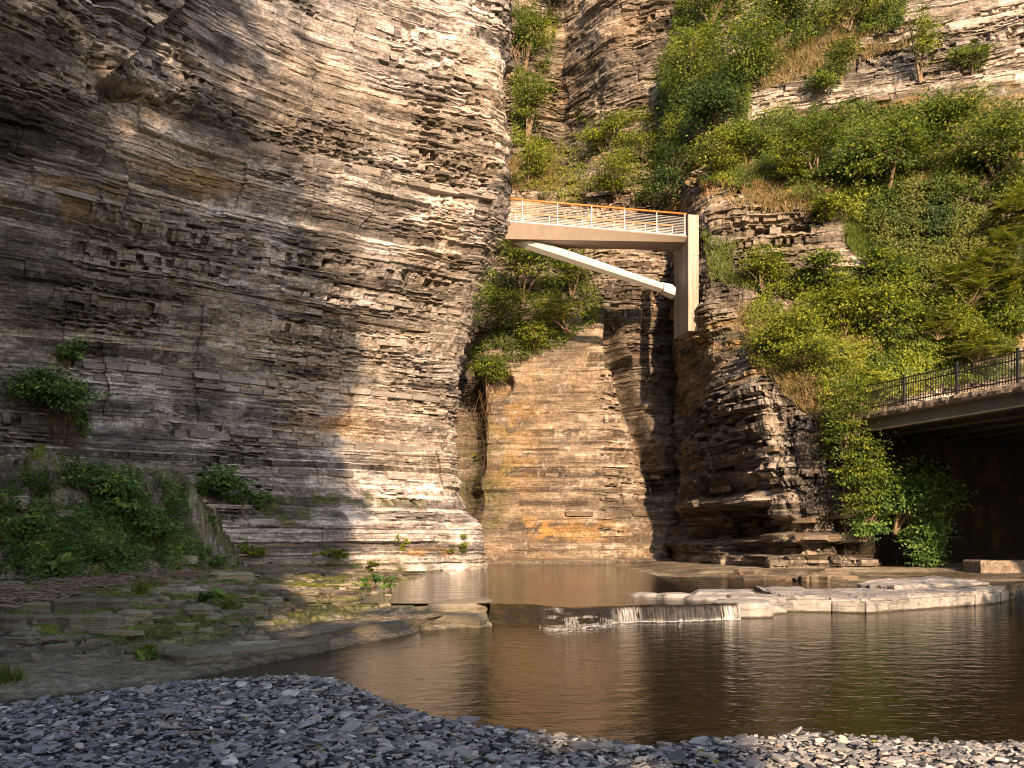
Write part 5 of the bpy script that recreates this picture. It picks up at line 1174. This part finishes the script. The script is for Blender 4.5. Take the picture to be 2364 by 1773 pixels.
R3 = Rx@Ry@Rz
C3 = np.stack([X, yy, hz+th*r.uniform(.3, 1.3, n)+r.random(n)**2*0.03], -1)
gv = MB(); rn = []
TQ = [stone_template(np.random.default_rng(900+i), 5+i % 3, True)[1] for i in range(12)]
for ti in range(24):
    V0, f0 = TP[ti % 12]; ids = np.where((tmpl == ti % 12) & ~istop & ((L < .022) == (ti >= 12)))[0]; m = len(V0)
    if ti >= 12: f0 = TQ[ti-12]
    S = np.stack([L[ids], L[ids], th[ids]], -1)
    V = np.einsum('nij,nkj->nki', R3[ids], V0[None]*S[:, None])+C3[ids][:, None]
    base = (np.arange(len(ids))*m)[:, None, None]
    gv.add(V.reshape(-1, 3), *[(f[None]+base).reshape(-1, f.shape[1]) for f in f0]); rn.append(np.repeat(np.where(kk[sel][ids] < 0.04, 0.12, 1)*r.random(len(ids)), m))
tag(gv.build('gravel', M['gravel'], bar, attrs=dict(rnd=np.concatenate(rn))), kind='stuff')
smesh = []
for ti in range(12):
    V0, f0 = TP[ti]; o = mk('stone', V0, f0, M['stone'], bar); smesh.append(o); o['_t'] = ti
from mathutils import Matrix
for j, i in enumerate(top):
    src = smesh[tmpl[i]]
    o = src if '_t' in src.keys() else src.copy()
    if '_t' in src.keys(): del src['_t']
    else: col.objects.link(o)
    o.parent = bar
    m4 = Matrix([[*(R3[i][q]*np.array([L[i], L[i], th[i]])), C3[i][q]] for q in range(3)]+[[0, 0, 0, 1]]); o.matrix_local = m4
for s_ in smesh:
    if '_t' in s_.keys(): bpy.data.objects.remove(s_)

# ------------------------------------------------------------------ the gorge behind and beside the camera (it casts the shade)
gx = np.linspace(-75, 9.5, 50)
PXY = [[(-75, -6), (-50, -14), (-25, -17), (-8, -17), (-2, -16), (2.9, -17), (4.5, -24), (8.5, -45)],
       [(-75, -8), (-50, -16), (-25, -19), (-8, -19), (-3, -18), (1.9, -19), (3.5, -26), (7.5, -45)]]
oc, PO, NO = cliff('cliff', [-1, 38], [np.array(a)[::-1] for a in PXY], [4, 6, 8, 10, 10, 8, 6], -1, 37, 0.9, 61, M['cliff'], None, amp=1.5, big=2.5)
tag(oc, 'gorge wall behind the viewer, outside the picture', kind='structure')
for k, (x, y, w, h, zb) in enumerate(((-2.0, -21, 9, 16, 33), (-9, -21, 11, 16, 35), (-16, -21, 11, 17, 36), (-24, -21, 12, 16, 36), (-35, -20, 13, 16, 36), (-47, -19, 14, 16, 35), (1.6, -22, 5, 8, 31), (4.4, -17, 4.6, 9.6, 1.4), (1.8, -19, 3.0, 13, 18))):  # last two are added to shade the gravel and roughen the shade edge
    shrub('rim_tree', ['rim tree at the end of the wall behind the viewer', 'second rim tree behind the viewer', 'third rim tree behind the viewer', 'fourth rim tree behind the viewer', 'fifth rim tree behind the viewer', 'last rim tree behind the viewer', 'small rim tree at the wall corner behind the viewer', 'low tree added at the foot of the wall corner behind the viewer to shade the gravel', 'tree added half way up the wall corner behind the viewer to break the shade edge'][k], (x, y, zb-1), w*1.3, h*1.45, 3600, 1.05, 'leaf', 5000+k, cat='tree', group='trees on the rim behind the viewer', main=3, lean=(0, 0, 0), trunk_r=.3, per=20, cz=.5, depth=1)
for k, (x, y, w, h) in enumerate(((16.3, 0, 7.4, 10.5), (22, -1, 8, 11))):
    shrub('bank_tree', ['near bank tree right of the viewer', 'further bank tree right of the viewer'][k], (x, y, .3), w, h, 2600, .5, 'leaf', 5100+k, cat='tree', group='trees on the right bank outside the picture', main=3, lean=(0, 0, 0), trunk_r=.2, cz=.55, depth=1)

r = np.random.default_rng(88); k_ = 70; px_ = r.uniform(0, 2364, k_); Y_ = r.uniform(5.0, 8.5, k_); X_ = (px_-CX)/F*Y_; hz_, _, kq, bq = H(X_, Y_); g_ = bq & (kq > .2)
P_ = np.stack([X_, Y_, hz_+.035], -1)[g_]; V, q = leaf_geo(P_, np.array([0, 0, 1.])+.3*r.normal(size=P_.shape), r.normal(size=P_.shape), r.uniform(.03, .06, len(P_)), .6)
tag(mk('fallen_leaves', V, q, M['leaf_y'], bar, attrs=dict(rnd=np.repeat(r.random(len(P_)), 6))), kind='stuff')
for k in range(9):
    px_ = r.uniform(100, 2200); Y_ = r.uniform(5.2, 6.2); x_ = (px_-CX)/F*Y_; z_ = H(np.array([x_]), np.array([Y_]))[0][0]+.045; a = r.normal(0, .6); l = r.uniform(.08, .25); d_ = np.array([math.cos(a), math.sin(a), 0])*l
    mb = MB(); c0 = np.array([x_, Y_, z_]); mb.tube([c0-d_, c0+[0, .01, .01], c0+d_*.4+[0, .02, .0], c0+d_], [.006, .006, .005, .003], 5, True); mb.build('twig', M['twig'], bar)
